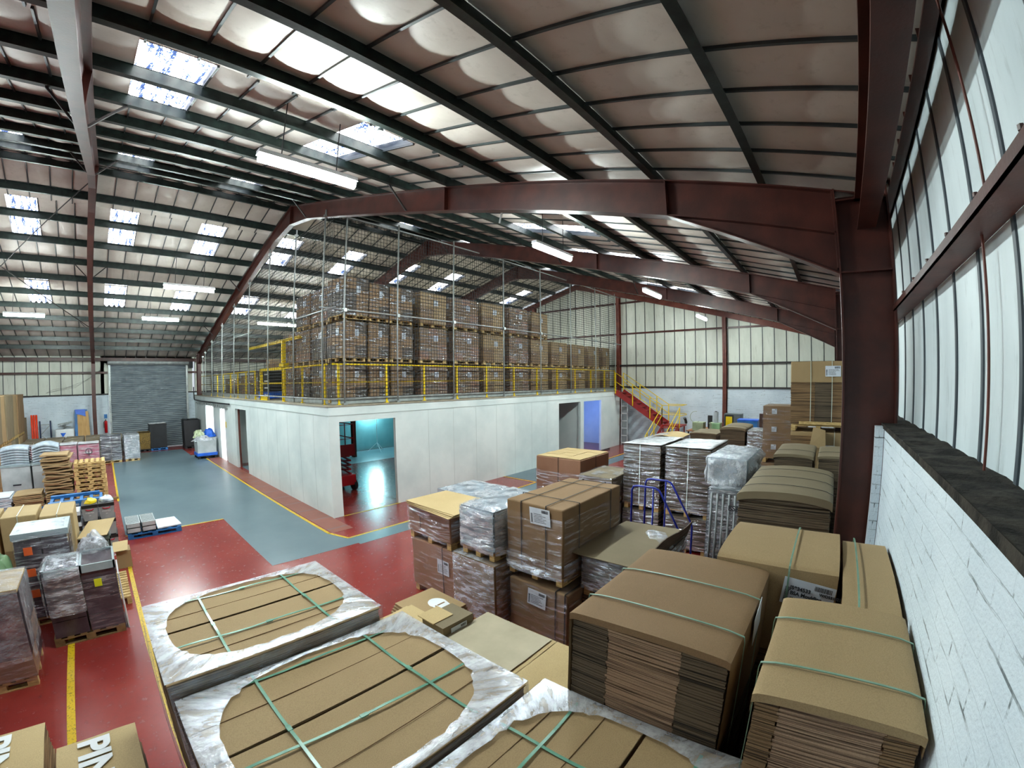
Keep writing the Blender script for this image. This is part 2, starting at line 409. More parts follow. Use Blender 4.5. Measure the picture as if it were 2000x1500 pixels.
# right wall (brick inner face y=-.56, cladding y=-.87)
b = MB()
b.box(XB, 5.3, -1.0, -.56, 0, ZD, 'brick_x'); b.box(5.75, XG + .3, -1.0, -.56, 0, ZD, 'brick_x')
wr = struct(b.build('wall_right'), 'white painted brick side wall beside the board stacks')
b = MB(); b.box(5.3, 5.44, -.555, -.47, 0, ZD - .01, 'brick_y'); struct(b.build('wall_pier'), 'white brick pier face against the red column')
b = MB()
def led(u, v):
    x = XB + u * (XG - XB); y = -.545 - v * .33
    return (x, y, ZD + .012 + .012 * noise.noise((x * 5, y * 9, 0)) + (.008 if int(x * 4.4) % 2 else 0))
b.grid(led, 320, 5, 'ledge'); b.poly([(XB, -.545, ZD - .03), (XG, -.545, ZD - .03), (XG, -.545, ZD + .02), (XB, -.545, ZD + .02)], 'ledge')
struct(b.build('trim_4'), 'dirty dark ledge on top of the brick side wall')
clad_wall('wall_right_cladding', 'x', -.87, X0 - JO * 21, XG, ZD - .02, lambda x: 6.5, 'clad_right', 'joint', 'upper cladding of the near side wall', None, -1, .02)
b = MB()
for z in (4.64,):
    b.box(XB, XG, -.86, -.67, z - .01, z, 'red_beam'); b.box(XB, XG, -.685, -.67, z - .01, z + .055, 'red_steel')
    x = -5.
    while x < 20:
        b.tube([(x, -.675, z + .055), (x, -.675, z + .075)], .012, 'red_steel', 6); x += .61
struct(b.build('trim_5'), 'red girt along the near side wall')
b = MB()
for k in range(-1, 4):
    x = X0 + BAY * k + 3.3
    b.tube([(x, -.8, ZD + .02), (x, -.8, 4.64)], .008, 'red_beam', 6); b.tube([(x - .15, -.8, 4.66), (x - .12, -.78, 6.3)], .008, 'red_beam', 6)
struct(b.build('trim_6'), 'thin red sag rods on the near side wall')
b = MB()
b.box(XB, XG, -.46, -.34 - .22, 5.56, 5.58, 'red_steel') if False else None
b.box(XB, XG, -.55, -.35, 5.57, 5.59, 'red_steel'); b.box(XB, XG, -.455, -.445, 5.59, 5.9, 'red_steel'); b.box(XB, XG, -.55, -.35, 5.9, 5.92, 'red_steel')
struct(b.build('trim_7'), 'dark red eaves beam over the near side')
b = MB()
b.box(XB, XG, -.86, -.84, 6.02, 6.36, 'red_steel'); b.box(XB, XG, -.86, -.74, 6.02, 6.035, 'red_steel'); b.box(XB, XG, -.86, -.66, 6.3, 6.32, 'red_steel')
x = XB
while x < XG: b.box(x, x + .012, -.86, -.735, 6.03, 6.3, 'red_steel'); x += .5
struct(b.build('trim_8'), 'dark ribbed gutter purlin above the near side cladding')

# gable wall
b = MB(); b.box(XG, XG + .25, -1., YW + .2, 0, ZD, 'brick_y'); struct(b.build('wall_back'), 'white blockwork base of the gable end wall')
clad_wall('wall_back_cladding', 'y', XG, -.87, YW, ZD + .02, lambda y: ztop(max(min(y, YL + .6), YR)) + .1, 'clad', 'joint_dark', 'tall cladding of the gable end wall', None, 1, .022)
b = MB(); b.box(XG - .06, XG, -.9, YW, ZD, ZD + .09, 'black_rail')
for z in (4.75, 6.66, 8.55):
    for y0, y1 in (((-.6, YW - .1),) if z < 6 else (((2.6 if z < 7 else 9.4), (29. if z < 7 else 20.4)),)):
        b.box(XG - .1, XG, y0, y1, z - .05, z + .05, 'black_rail' if z < 5 else 'red_steel')
struct(b.build('trim_9'), 'dark rails across the gable end wall')
for y in (5.33, 11.7, 18.15, 24.5):
    b = MB(); z1 = ztop(y) - .3
    b.box(XG - .28, XG - .26, y - .1, y + .1, 0, z1, 'red_beam'); b.box(XG - .28, XG - .02, y - .01, y + .01, 0, z1, 'red_beam'); b.box(XG - .02, XG, y - .1, y + .1, 0, z1, 'red_beam')
    struct(b.build('steel_column'), 'red steel post of the gable end wall at %s' % {5.33: 'the near third', 11.7: 'the stair head', 18.15: 'the ridge', 24.5: 'the far third'}[y])

# purlins
PUR = [.7, 2.1, 3.45, 4.85, 6.3, 7.72, 9.12, 10.52, 11.92, 13.3, 14.5, 15.1, 16.45, 17.85, 19.3, 20.7, 22.1, 23.55, 24.95, 26.3, 27.7, 29.1, 30.4]
for i, y in enumerate(PUR):
    b = MB(); z = ztop(y); s = SR if y < YM else -SL
    d = 1 if y < YM else -1
    b.box(XB, XG, y, y + .014, z, z + .21, 'green_steel')
    b.box(XB, XG, y - (.075 if d > 0 else -.012), y + (.012 if d > 0 else .075) if d < 0 else y + .012, z - .004, z + .008, 'green_steel')
    b.box(XB, XG, min(y, y + .075 * d), max(y, y + .075 * d), z + .2, z + .212, 'green_steel')
    struct(b.build('purlin'), 'dark green roof purlin, %s from the near eaves' % (ORD[i]))

# ceiling boards, sagging between the joints; openings for rooflights
SKY = [(5.4, 8.15), (12.45, 14.4), (17.1, 19.85), (22.75, 25.1)]
def zc(y): return ztop(y) + .215
rows = sorted([YR - .85] + PUR[:10] + [YM] + PUR[12:] + [YW - .05] + [5.4, 8.15, 12.45, 17.1, 25.1])
rr = [rows[0]]
for y in rows[1:]:
    if y - rr[-1] > .28 or y in (5.4, 8.15, 12.45, 17.1, 25.1, YM): rr.append(y)
rows = rr
def in_sky(x0, x1, y0, y1):
    ym = (y0 + y1) / 2
    for a, c in SKY:
        if a - .05 <= ym <= c + .05:
            o = ((x0 + x1) / 2 - X0) % BAY
            if .55 < o < 1.46 or 3.55 < o < 4.48: return True
    return False
b = MB()
def brk(y0, y1):
    ym = (y0 + y1) / 2
    if any(a - .05 <= ym <= c + .05 for a, c in SKY): return [0, .55, 1.46, 1.97, 2.5, 3.03, 3.55, 4.48, 5.02, 5.56]
    return [k * .61 for k in range(10)]
for y0, y1 in zip(rows[:-1], rows[1:]):
    xs = [X0 + BAY * k + o for k in range(-2, 4) for o in brk(y0, y1)] + [XG]
    wide = y1 - y0 > .7
    for x0, x1 in zip(xs[:-1], xs[1:]):
        if in_sky(x0, x1, y0, y1): continue
        sg = R(.03, .07) if wide else 0.
        def fn(u, v, x0=x0, x1=x1, y0=y0, y1=y1, sg=sg):
            x = x0 + u * (x1 - x0); y = y0 + v * (y1 - y0)
            return (x, y, zc(y) - sg * math.sin(PI * u) ** .8 * math.sin(PI * v) ** .5)
        b.grid(fn, 5, 4 if wide else 1, 'ceil')
        b.hexa([(x0 - .015, y0, zc(y0) - .035), (x0 + .015, y0, zc(y0) - .035), (x0 + .015, y1, zc(y1) - .035), (x0 - .015, y1, zc(y1) - .035),
                (x0 - .015, y0, zc(y0)), (x0 + .015, y0, zc(y0)), (x0 + .015, y1, zc(y1)), (x0 - .015, y1, zc(y1))], 'joint_dark')
ce = struct(b.build('ceiling', smooth=False), 'sagging off-white roof lining boards between dark joints')
for p, mi in zip(ce.data.polygons, b.m):
    if b.mats[mi] == M['ceil']: p.use_smooth = True
b = MB()
b.poly([(XB, -1, zc(-1) + .25), (XG + .3, -1, zc(-1) + .25), (XG + .3, YM, ZA + .5), (XB, YM, ZA + .5)], 'galv')
b.poly([(XB, YM, ZA + .5), (XG + .3, YM, ZA + .5), (XG + .3, YW + .3, zc(YW) + .25), (XB, YW + .3, zc(YW) + .25)], 'galv')
struct(b.build('roof'), 'outer roof sheets above the lining')
n = 0
for k in range(-2, 4):
    for off in (.55, 3.55):
        for j, (a, c) in enumerate(SKY):
            xa = X0 + BAY * k + off; xw = .91
            if xa < -7: continue
            b = MB()
            def fn(u, v): 
                x = xa + u * xw; y = a + v * (c - a); return (x, y, zc(y) + .10 + .05 * math.cos(u * 2 * PI * 4))
            b.grid(fn, 32, 3, 'rooflight')
            for xx in (xa, xa + xw): b.poly([(xx, a, zc(a) - .01), (xx, c, zc(c) - .01), (xx, c, zc(c) + .16), (xx, a, zc(a) + .16)], 'joint_dark')
            for yy in (a, c): b.poly([(xa, yy, zc(yy) - .01), (xa + xw, yy, zc(yy) - .01), (xa + xw, yy, zc(yy) + .05), (xa, yy, zc(yy) + .05)], 'ceil')
            n += 1
            struct(b.build('window_%d' % n), 'corrugated translucent rooflight')

# portal frames
def ibar(b, p, q, w, m): b.bar(p, q, w, .016, m)
def frame(k):
    x = X0 + BAY * k
    root = thing('steel_frame', 'red steel portal frame number %s from the camera end' % ORD[k + 1], None, (x, YM, 0)); root['kind'] = 'structure'
    D = .5; rs = 'red_steel'; W = .095
    def web(b, pts): b.poly([(x, y, z) for y, z in pts], rs)
    def fl_(b, y0, z0, y1, z1, w=W, t=.016):
        b.hexa([(x - w, y0, z0 - t), (x + w, y0, z0 - t), (x + w, y1, z1 - t), (x - w, y1, z1 - t), (x - w, y0, z0), (x + w, y0, z0), (x + w, y1, z1), (x - w, y1, z1)], rs)
    # right rafter
    b = MB(); yh = 1.92
    web(b, [(YR, ztop(YR)), (YM, ZA), (YM, ZA - D - .18), (YM - 1.5, ztop(YM - 1.5) - D), (yh, ztop(yh) - D), (YR, ztop(YR) - D)])
    fl_(b, YR - .58, ztop(YR - .58), YM, ZA); fl_(b, YR, ztop(YR) - D, YM - 1.5, ztop(YM - 1.5) - D); fl_(b, YM - 1.5, ztop(YM - 1.5) - D, YM, ZA - D - .18)
    web(b, [(YR, ztop(YR) - D), (yh, ztop(yh) - D), (YR, 5.08)]); fl_(b, YR, 5.08, yh, ztop(yh) - D)
    for yy in (yh, YM, YR + .01): b.box(x - W, x + W, yy - .008, yy + .008, (ztop(yy) - D - (.18 if yy == YM else (.42 if yy < 0 else 0))), ztop(yy) - .01, rs)
    for yy in (6.4,): b.box(x - W, x + W, yy - .006, yy + .006, ztop(yy) - D, ztop(yy) - .01, rs)
    rR = b.build('rafter', root)
    # left rafter
    b = MB(); yh = YL - 2.0
    web(b, [(YM, ZA - D - .18), (YM, ZA), (YL, ztop(YL)), (YL, ztop(YL) - D - .15), (yh, ztop(yh) - D), (YM + 1.5, ztop(YM + 1.5) - D)])
    fl_(b, YM, ZA, YL + .6, ztop(YL + .6)); fl_(b, YM, ZA - D - .18, YM + 1.5, ztop(YM + 1.5) - D); fl_(b, YM + 1.5, ztop(YM + 1.5) - D, yh, ztop(yh) - D); fl_(b, yh, ztop(yh) - D, YL, ztop(YL) - D - .15)
    rL = b.build('rafter', root)
    b = MB()
    b.box(x - .105, x + .105, YR - .02, YR, 0, ztop(YR), rs); b.box(x - .105, x + .105, YR - .58, YR - .56, 0, 6.2, rs); b.box(x - .008, x + .008, YR - .56, YR - .02, 0, ztop(YR - .3), rs)
    b.box(x - .1, x + .1, YR - .56, YR - .02, 5.07, 5.085, rs); b.box(x - .1, x + .1, YR - .56, YR - .02, 5.9, 5.915, rs)
    b.build('column', root)
    b = MB()
    b.box(x - .105, x + .105, YL, YL + .02, 0, ztop(YL), rs); b.box(x - .105, x + .105, YL + .5, YL + .52, 0, 5.9, rs); b.box(x - .008, x + .008, YL + .02, YL + .5, 0, 5.85, rs)
    b.build('column', root)
    for y in (7.72, 13.3, 20.7, 26.3):
        for s in (-1, 1):
            b = MB(); b.bar((x + s * .08, y, ztop(y) - D + .02), (x + s * .62, y, ztop(y) + .06), .035, .035, 'black_rail'); b.build('brace', rR if y < YM else rL)
for k in range(-1, 4): frame(k)
b = MB()   # gable rafter
for ya, yb in ((YR, YM), (YM, YL)):
    b.hexa([(XG - .2, ya, ztop(ya) - .3), (XG - .02, ya, ztop(ya) - .3), (XG - .02, yb, ztop(yb) - .3), (XG - .2, yb, ztop(yb) - .3),
            (XG - .2, ya, ztop(ya)), (XG - .02, ya, ztop(ya)), (XG - .02, yb, ztop(yb)), (XG - .2, yb, ztop(yb))], 'red_beam')
struct(b.build('beam'), 'red rafter against the gable end wall')
b = MB()   # roof cross bracing in the last bays and left bays
for p, q in (((17.8, 15.2, 9.75), (23.7, 20.7, 8.3)), ((23.7, 15.2, 9.75), (17.8, 20.7, 8.3)), ((11.8, 15.2, 9.7), (17.6, 20.7, 8.2)), ((17.6, 15.2, 9.7), (11.8, 20.7, 8.2)),
             ((-6.6, 15.2, 9.7), (-.7, 26.3, 6.8)), ((-.7, 15.2, 9.7), (-6.6, 26.3, 6.8))):
    b.tube([p, q], .018, 'black_rail', 6)
struct(b.build('trim_10'), 'dark cross bracing rods under the roof')

# ------------------------------------------------------------------ mezzanine with rooms below
def ops(b, axis, pos, th, a0, a1, z0, z1, holes, m):
    """wall slab along axis with rectangular holes (u0,u1,z1)"""
    def bx(u0, u1, za, zb):
        if axis == 'x': b.box(u0, u1, pos, pos + th, za, zb, m)
        else: b.box(pos, pos + th, u0, u1, za, zb, m)
    u = a0
    for h0, h1, hz in holes:
        bx(u, h0, z0, z1); bx(h0, h1, hz, z1); u = h1
    bx(u, a1, z0, z1)
b = MB()
ops(b, 'x', MY, .12, MX, MX2, 0, 2.96, [(5.74, 7.68, 2.76), (16.75, 18.7, 2.78), (19.04, 20.9, 2.78)], 'panel_white')
ops(b, 'y', MX, .12, MY + .12, YW, 0, 2.96, [(19.78, 21.62, 2.76), (23.45, 24.85, 2.66), (26.45, 28.7, 2.7)], 'panel_white')
b.box(MX2 - .12, MX2, MY + .12, YW, 0, 2.96, 'panel_white')
b.box(MX - .012, MX2 + .01, MY - .012, MY + .3, 2.96, 3.2, 'panel_white'); b.box(MX - .012, MX + .3, MY + .3, YW, 2.96, 3.2, 'panel_white')
b.box(MX - .012, MX + .05, MY - .012, MY + .05, 0, 2.96, 'panel_white')
x = 9.0
while x < 16.5: b.box(x, x + .012, MY - .002, MY + .01, .0, 2.94, 'panel_line'); x += 1.13
x = 11.42
for y in (12.5, 13.6, 14.7, 15.8, 16.9, 18., 19.1, 22.5, 25.2, 25.9, 29.2, 30.3): b.box(MX - .002, MX + .01, y, y + .012, 0, 2.94, 'panel_line')
b.box(MX - .003, MX2, MY - .016, MY, 2.945, 2.96, 'panel_line'); b.box(MX - .016, MX, MY, YW, 2.945, 2.96, 'panel_line')
wm = struct(b.build('wall_mezzanine'), 'white insulated panel walls of the rooms under the mezzanine')
b = MB(); b.box(MX - .04, MX2 + .02, MY - .04, YW, 3.2, H, 'deck_edge'); b.box(MX + .12, MX2 - .12, MY + .12, YW, 2.92, 3.19, 'white_wall')
struct(b.build('floor_mezzanine'), 'mezzanine deck over the white rooms')
# room walls inside
b = MB()
b.box(9.5, 16.3, 21.9, 22.0, 0, 2.95, 'blue_wall'); b.box(6.7, 9.5, 21.9, 22.0, 0, 2.95, 'blue_wall'); b.box(5.54, 6.7, 19.0, 19.1, 0, 2.95, 'white_wall'); b.box(5.54, 6.7, 22.6, 22.7, 0, 2.95, 'white_wall'); b.box(16.3, 16.4, MY + .12, 21.9, 0, 2.95, 'blue_wall')
b.box(16.5, 23., 14.2, 14.3, 0, 2.95, 'white_wall')
for k in range(14): b.box(16.7 + k * .16, 16.78 + k * .16, 13.0, 13.04, 0, 2.95, 'teal_panel')
b.box(16.5, 18.95, 13.04, 13.1, 0, 2.95, 'teal_panel'); b.box(18.85, 18.95, MY + .12, 14.2, 0, 2.95, 'white_wall')
b.box(5.54, 9.6, 23.2, 23.3, 0, 2.95, 'white_wall'); b.box(9.6, 9.7, 22., YW, 0, 2.95, 'white_wall')
struct(b.build('wall_inner_rooms'), 'inner walls of the rooms under the mezzanine')
b = MB(); b.poly([(5.6, 18.6, .004), (16.2, 18.6, .004), (16.2, 21.8, .004), (5.6, 21.8, .004)], 'floor_grey'); b.build('inner_grey_paint', fl)
for px, py in ((11.0, 20.3),):
    b = MB(); b.box(px - .1, px + .1, py - .1, py - .085, 0, 2.92, 'red_beam'); b.box(px - .1, px + .1, py + .085, py + .1, 0, 2.92, 'red_beam'); b.box(px - .01, px + .01, py - .09, py + .09, 0, 2.92, 'red_beam')
    struct(b.build('steel_column'), 'red steel post inside the room under the mezzanine near %s' % ('the doorway' if py < 15 else 'its back wall'))
b = MB(); b.box(5.545, 5.62, 21.56, 21.85, 0, 2.9, 'red_beam'); struct(b.build('steel_column'), 'red post inside the side doorway of the mezzanine rooms')
# left face doors
b = MB(); b.box(6.5, 6.56, 19.3, 22.5, 0, 2.9, 'white_wall'); b.box(6.47, 6.5, 20.2, 20.24, 1.1, 1.35, 'black'); struct(b.build('door_2'), 'white side door set back in the mezzanine wall')
b = MB(); b.box(5.5, 5.53, 23.45, 24.1, 0, 2.66, 'white'); b.box(5.5, 5.53, 24.1, 24.85, 0, 2.66, 'glowing_door_panel'); b.box(5.48, 5.5, 23.5, 23.9, 1.7, 2.0, 'yellow'); struct(b.build('door_3'), 'white door with one glowing half and a small yellow sign')
b = MB(); b.box(5.5, 5.53, 26.45, 28.7, 0, 2.7, 'glowing_door_panel'); struct(b.build('door_4'), 'doorway filled by a glowing panel behind the heaped pallet box')
b = MB(); b.box(MX - .07, MX, 23.0, 31.5, 2.72, 2.8, 'galv')
for k in range(16): b.box(MX - .09, MX - .06, 23.2 + k * .5, 23.26 + k * .5, 2.66, 2.86, 'galv')
struct(b.build('trim_11'), 'grey sliding door track on the mezzanine wall')
b = MB(); b.tube([(MX - .06, 32.2, 3.75), (MX - .08, 32.1, 3.6), (MX - .08, 32.0, 3.02), (MX - .08, 31.8, 2.93), (MX - .08, 29.5, 2.9), (MX - .08, 22.4, 2.94)], .035, 'black', 8)
tag(b.build('drain_pipe'), 'black pipe bending down and along the top of the mezzanine side wall', 'pipe')
# hanging sheet film built as a white frame with rungs
b = MB()
for y in (10.95, 11.35): b.box(23.3, 23.34, y, y + .04, 0, 2.85, 'white')
for k in range(7): b.box(23.3, 23.34, 10.95, 11.39, .1 + k * .44, .15 + k * .44, 'white')
b.box(23.33, 23.345, 10.97, 11.37, .05, 2.8, 'grey_plastic')
tag(b.build('hanging_film'), 'pale hanging film built with rungs beside the end of the mezzanine wall', 'hanging_film')
b = MB(); b.box(19.6, 21.4, MY - .3, MY - .24, .02, .07, 'black_rail'); tag(b.build('floor_track'), 'short dark track bar lying on the floor below the far doorway', 'bar')

# guard rails
def rails(name, label, pts, posts, gate=None):
    root = thing(name, label, 'railing', (pts[0][0], pts[0][1], H))
    for z in (4.42, 3.9):
        segs = zip(pts[:-1], pts[1:])
        for p, q in segs:
            b = MB(); b.tube([(p[0], p[1], z), (q[0], q[1], z)], .024 if z > 4 else .02, 'yellow', 8); b.build('rail', root, smooth=True)
    for p in posts:
        b = MB(); b.box(p[0] - .028, p[0] + .028, p[1] - .028, p[1] + .028, H, 4.44, 'yellow'); b.box(p[0] - .05, p[0] + .05, p[1] - .05, p[1] + .05, H - .02, H + .03, 'yellow'); b.build('post', root)
    b = MB()
    for p, q in zip(pts[:-1], pts[1:]):
        b.bar((p[0], p[1], H + .1), (q[0], q[1], H + .1), .012, .16, 'galv_light')
    b.build('toe_board', root)
yy = MY + .2
rails('guard_rail', 'yellow guard rail along the long front edge of the mezzanine', [(5.62, yy), (22.9, yy)], [(5.85, yy), (7.5, yy), (9.0, yy), (10.5, yy), (12.05, yy), (13.7, yy), (15.3, yy), (16.9, yy), (18.5, yy), (20.1, yy), (21.65, yy), (22.9, yy)])
xx = MX + .22
rails('guard_rail', 'yellow guard rail on the side edge of the mezzanine, between corner and gate', [(xx, 11.9), (xx, 15.5)], [(xx, 12.1), (xx, 13.8), (xx, 15.45)])
rails('guard_rail', 'yellow guard rail on the side edge of the mezzanine, beyond the gate', [(xx, 19.0), (xx, 31.1)], [(xx, 19.), (xx, 20.4), (xx, 21.8), (xx, 23.2), (xx, 24.8), (xx, 26.2), (xx, 27.8), (xx, 31.1)])
# pallet gate
g = thing('pallet_gate', 'yellow up-and-over pallet gate on the mezzanine side edge', 'gate', (xx, 16.8, H))
b = MB()
for y in (15.55, 18.15): b.box(xx - .05, xx + .05, y - .04, y + .04, H, 4.46, 'yellow')
b.box(xx - .05, xx + .05, 15.55, 18.15, 4.38, 4.48, 'yellow'); b.box(xx - .03, xx + .03, 15.55, 18.15, 3.87, 3.93, 'yellow'); b.box(xx - .05, xx + .05, 17.3, 18.2, H, H + .14, 'yellow')
b.build('gate_frame', g)
b = MB(); b.box(xx - .02, xx + .1, 15.58, 15.7, 4.45, 5.4, 'yellow'); b.box(xx - .05, xx + .15, 15.4, 15.85, 4.46, 4.62, 'yellow'); b.build('pivot_post', g)
b = MB(); b.bar((xx, 15.55, 5.4), (xx, 19.7, 5.4), .08, .1, 'yellow'); b.bar((xx + .55, 15.3, 5.55), (xx + .55, 18.8, 5.55), .08, .1, 'yellow'); b.bar((xx, 19.6, 5.42), (xx + .55, 18.7, 5.56), .05, .05, 'yellow'); b.bar((xx, 15.6, 5.42), (xx + .55, 15.3, 5.56), .05, .05, 'yellow'); b.bar((xx, 17., 5.42), (xx + .55, 16., 5.56), .05, .05, 'yellow')
b.build('lifting_arm', g)

# scaffold frame with safety net
sf = thing('safety_net_scaffold', 'grey scaffold tube frame carrying the black safety net around the mezzanine', 'scaffold', (MX + .1, MY + .1, H))
def cyl(p, q, r, m, name, par, seg=8):
    b = MB(); b.tube([p, q], r, m, seg); return b.build(name, par, smooth=True)
for x in (5.98, 7.85, 10.25, 12.95, 15.45, 17.95, 20.45, 22.8):
    cyl((x, MY + .08, H + .02), (x, MY + .08, min(8.98, ztop(MY) + .3)), .026, 'galv_light', 'pole', sf)
    b = MB(); b.box(x - .05, x + .05, MY + .0, MY + .16, 5.94, 6.04, 'galv'); b.build('coupler', sf); b = MB(); b.box(x - .06, x + .06, MY + .02, MY + .14, H, H + .05, 'galv'); b.build('base_plate', sf)
def netz(y): return min(8.8, 8.8 - (y - 16.9) * .255 if y > 16.9 else 8.8)
for y in (11.95, 14.2, 16.85, 19.45, 21.95, 24.4, 26.9, 28.8, 29.6):
    top = min(ztop(y) - .1, netz(y) + .25)
    cyl((5.5, y, H + .02), (5.5, y, top), .026, 'galv_light', 'pole', sf)
    b = MB(); b.box(5.44, 5.56, y - .04, y + .04, top - .25, top - .17, 'galv'); b.build('coupler', sf)
cyl((5.2, MY + .08, 6.0), (23.6, MY + .08, 6.0), .024, 'galv', 'rail', sf); cyl((5.9, MY + .14, 8.82), (23.6, MY + .14, 8.86), .024, 'galv_light', 'rail', sf)
cyl((5.54, 11.2, 6.0), (5.54, 14.4, 6.0), .024, 'galv', 'rail', sf); cyl((5.54, 19.2, 6.06), (5.54, 29.2, 6.1), .024, 'galv', 'rail', sf)
cyl((5.5, 11.3, 3.42), (5.5, 30.5, 3.42), .02, 'galv', 'rail', sf); cyl((5.5, MY + .1, 3.42), (23., MY + .1, 3.42), .02, 'galv', 'rail', sf)
cyl((5.54, 11.9, 8.8), (5.54, 16.9, 8.8), .014, 'net', 'rail', sf, 5); cyl((5.54, 16.9, 8.8), (5.54, 29., 5.75), .014, 'net', 'rail', sf, 5)
def netmesh(face):
    b = MB(); c = .115; r = .0085
    if face == 'long': L0, L1 = 5.6, 22.9; top = lambda u: 8.78
    else: L0, L1 = 11.55, 28.9; top = lambda u: netz(u) - .05
    def P(u, z):
        w = .05 * noise.noise((u * .7, z * .8, 3.3 if face == 'long' else 9.1)); du = .03 * noise.noise((u * 1.3, z * 1.1, 1.7))
        return (u + du, MY + .14 + w, z) if face == 'long' else (5.56 + w, u + du, z)
    u = L0
    while u < L1:
        t = top(u); n = max(2, int((t - 3.42) / .6)); b.tube([P(u, 3.42 + (t - 3.42) * i / n) for i in range(n + 1)], r, 'net', 3); u += c
    z = 3.45
    while z < 8.78:
        e = L1
        if face != 'long':
            while e > L0 and top(e) < z: e -= .1
        n = max(2, int((e - L0) / .7)); b.tube([P(L0 + (e - L0) * i / n, z) for i in range(n + 1)], r, 'net', 3); z += c
    return b.build('net', sf)
netmesh('long'); netmesh('side')

# stair
st = thing('steel_stair', 'red steel stair with yellow handrails down from the mezzanine end', 'stairs', (22.9, 9.8, 0))
def Q(x, t): return (x, 11.3 + (8.45 - 11.3) * t, 3.2 + (1.4 - 3.2) * t)
for x in (22.45, 23.4):
    b = MB(); b.bar(Q(x, 0), Q(x, 1), .02, .3, 'red_stair'); b.build('stringer', st)
for k in range(9):
    t = (k + .5) / 9; p = Q(22.45, t); b = MB(); b.box(22.45, 23.4, p[1] - .12, p[1] + .12, p[2] + .04, p[2] + .07, 'red_stair'); b.build('step', st)
b = MB(); b.box(22.4, 23.5, 7.4, 8.5, 1.34, 1.42, 'red_stair'); b.build('landing', st)
for y in (7.5, 8.4):
    for x in (22.45, 23.4): b = MB(); b.box(x - .03, x + .03, y - .03, y + .03, 0, 1.34, 'red_stair'); b.build('leg', st)
def W(y, t): return (22.4 - 2.3 * t, y, 1.4 - 1.3 * t)
for y in (7.5, 8.4): b = MB(); b.bar(W(y, 0), W(y, 1), .02, .26, 'red_stair'); b.build('stringer', st)
for k in range(6): t = (k + .5) / 6; p = W(7.5, t); b = MB(); b.box(p[0] - .12, p[0] + .12, 7.5, 8.4, p[2], p[2] + .03, 'red_stair'); b.build('step', st)
def hr(pts, r=.02): b = MB(); b.tube(pts, r, 'yellow', 6); b.build('handrail', st, smooth=True)
for x in (22.4, 23.45):
    for o in (1.1, .6):
        a = Q(x, 0); c = Q(x, 1); hr([(a[0], a[1], a[2] + o), (c[0], c[1], c[2] + o), (x, 7.4, 1.4 + o)])
    for t in (0, .38, .75, 1): p = Q(x, t); b = MB(); b.box(x - .02, x + .02, p[1] - .02, p[1] + .02, p[2] - .1, p[2] + 1.1, 'yellow'); b.build('post', st)
for y in (7.45, 8.45):
    for o in (1.0, .55):
        a = W(y, 0); c = W(y, 1); hr([(a[0], a[1], a[2] + o), (c[0], c[1], c[2] + o)])
    c = W(y, 1); hr([(c[0], c[1], c[2] + .55), (c[0] - .12, c[1], c[2] + .78), (c[0], c[1], c[2] + 1.)])
    for t in (.0, .5, .9): p = W(y, t); b = MB(); b.box(p[0] - .02, p[0] + .02, y - .02, y + .02, p[2] - .1, p[2] + 1., 'yellow'); b.build('post', st)
hr([(22.4, 7.4, 2.5), (23.5, 7.4, 2.5), (23.5, 8.5, 2.5)]); hr([(22.4, 7.4, 1.95), (23.5, 7.4, 1.95)])

# ------------------------------------------------------------------ lamps
def lamp(x, y, z, label, L=1.5, first=[None]):
    if first[0] is None:
        t = thing('strip_light', label, 'lamp', (x, y, z), 'strip lights hanging under the roof')
        b = MB(); b.box(x - L / 2, x + L / 2, y - .07, y + .07, z + .03, z + .09, 'white'); b.build('body', t)
        b = MB(); b.tube([(x - L / 2 + .02, y, z - .02), (x + L / 2 - .02, y, z - .02)], .06, 'tube', 12); b.build('diffuser', t, smooth=True)
        for s in (-.42, .42): b = MB(); b.tube([(x + s, y, z + .09), (x + s, y, z + .95)], .009, 'black', 5); b.build('hanger', t)
        first[0] = t; return t
    return dup(first[0], (x, y, z), 0, label)
lamp(2.35, 5.76, 6.9, 'large bright strip light hanging nearest the camera')
for (x, y, z), lb in {(8.2, 5.7, 6.93): 'strip light hanging beyond the nearest red rafter, above the wrapped stacks', (14.4, 5.75, 6.95): 'strip light hanging third along the near side, before the gable wall',
          (20.2, 5.6, 6.8): 'small distant strip light close to the gable end wall', (2.3, 14.7, 6.8): 'strip light hanging in front of the far slope, left of the scaffold',
          (2.2, 21.4, 6.7): 'strip light hanging nearest the roller shutter', (-3.0, 22.3, 6.75): 'strip light hanging at the left edge over the far bay',
          (-4.0, 14.8, 6.8): 'strip light cut by the left edge, higher of the two there', (7.5, 22.3, 6.9): 'strip light seen through the scaffold net, left one of the pair', (9.1, 22.35, 6.9): 'strip light seen through the scaffold net, right one of the pair',
          (19.6, 17., 5.6): 'small strip light glimpsed over the far mezzanine stacks'}.items(): lamp(x, y, z, lb)
b = MB(); b.tube([(X0 + 6.1 + .5, 5.4, 7.42), (X0 + 6.1 + .55, 5.42, 7.2), (X0 + 6.1 + .5, 5.44, 6.95)], .02, 'white', 6)
tag(b.build('hanging_strip'), 'short white strip dangling behind the nearest rafter', 'strip')
b = MB(); b.tube([(3.05, 5.05, 7.55), (3.05, 5.05, 7.5)], .07, 'white', 12); b.tube([(3.05, 5.05, 7.5), (3.05, 5.05, 7.46)], .045, 'grey_plastic', 12); tag(b.build('smoke_detector'), 'small round white detector under a purlin beside the rooflight', 'detector')

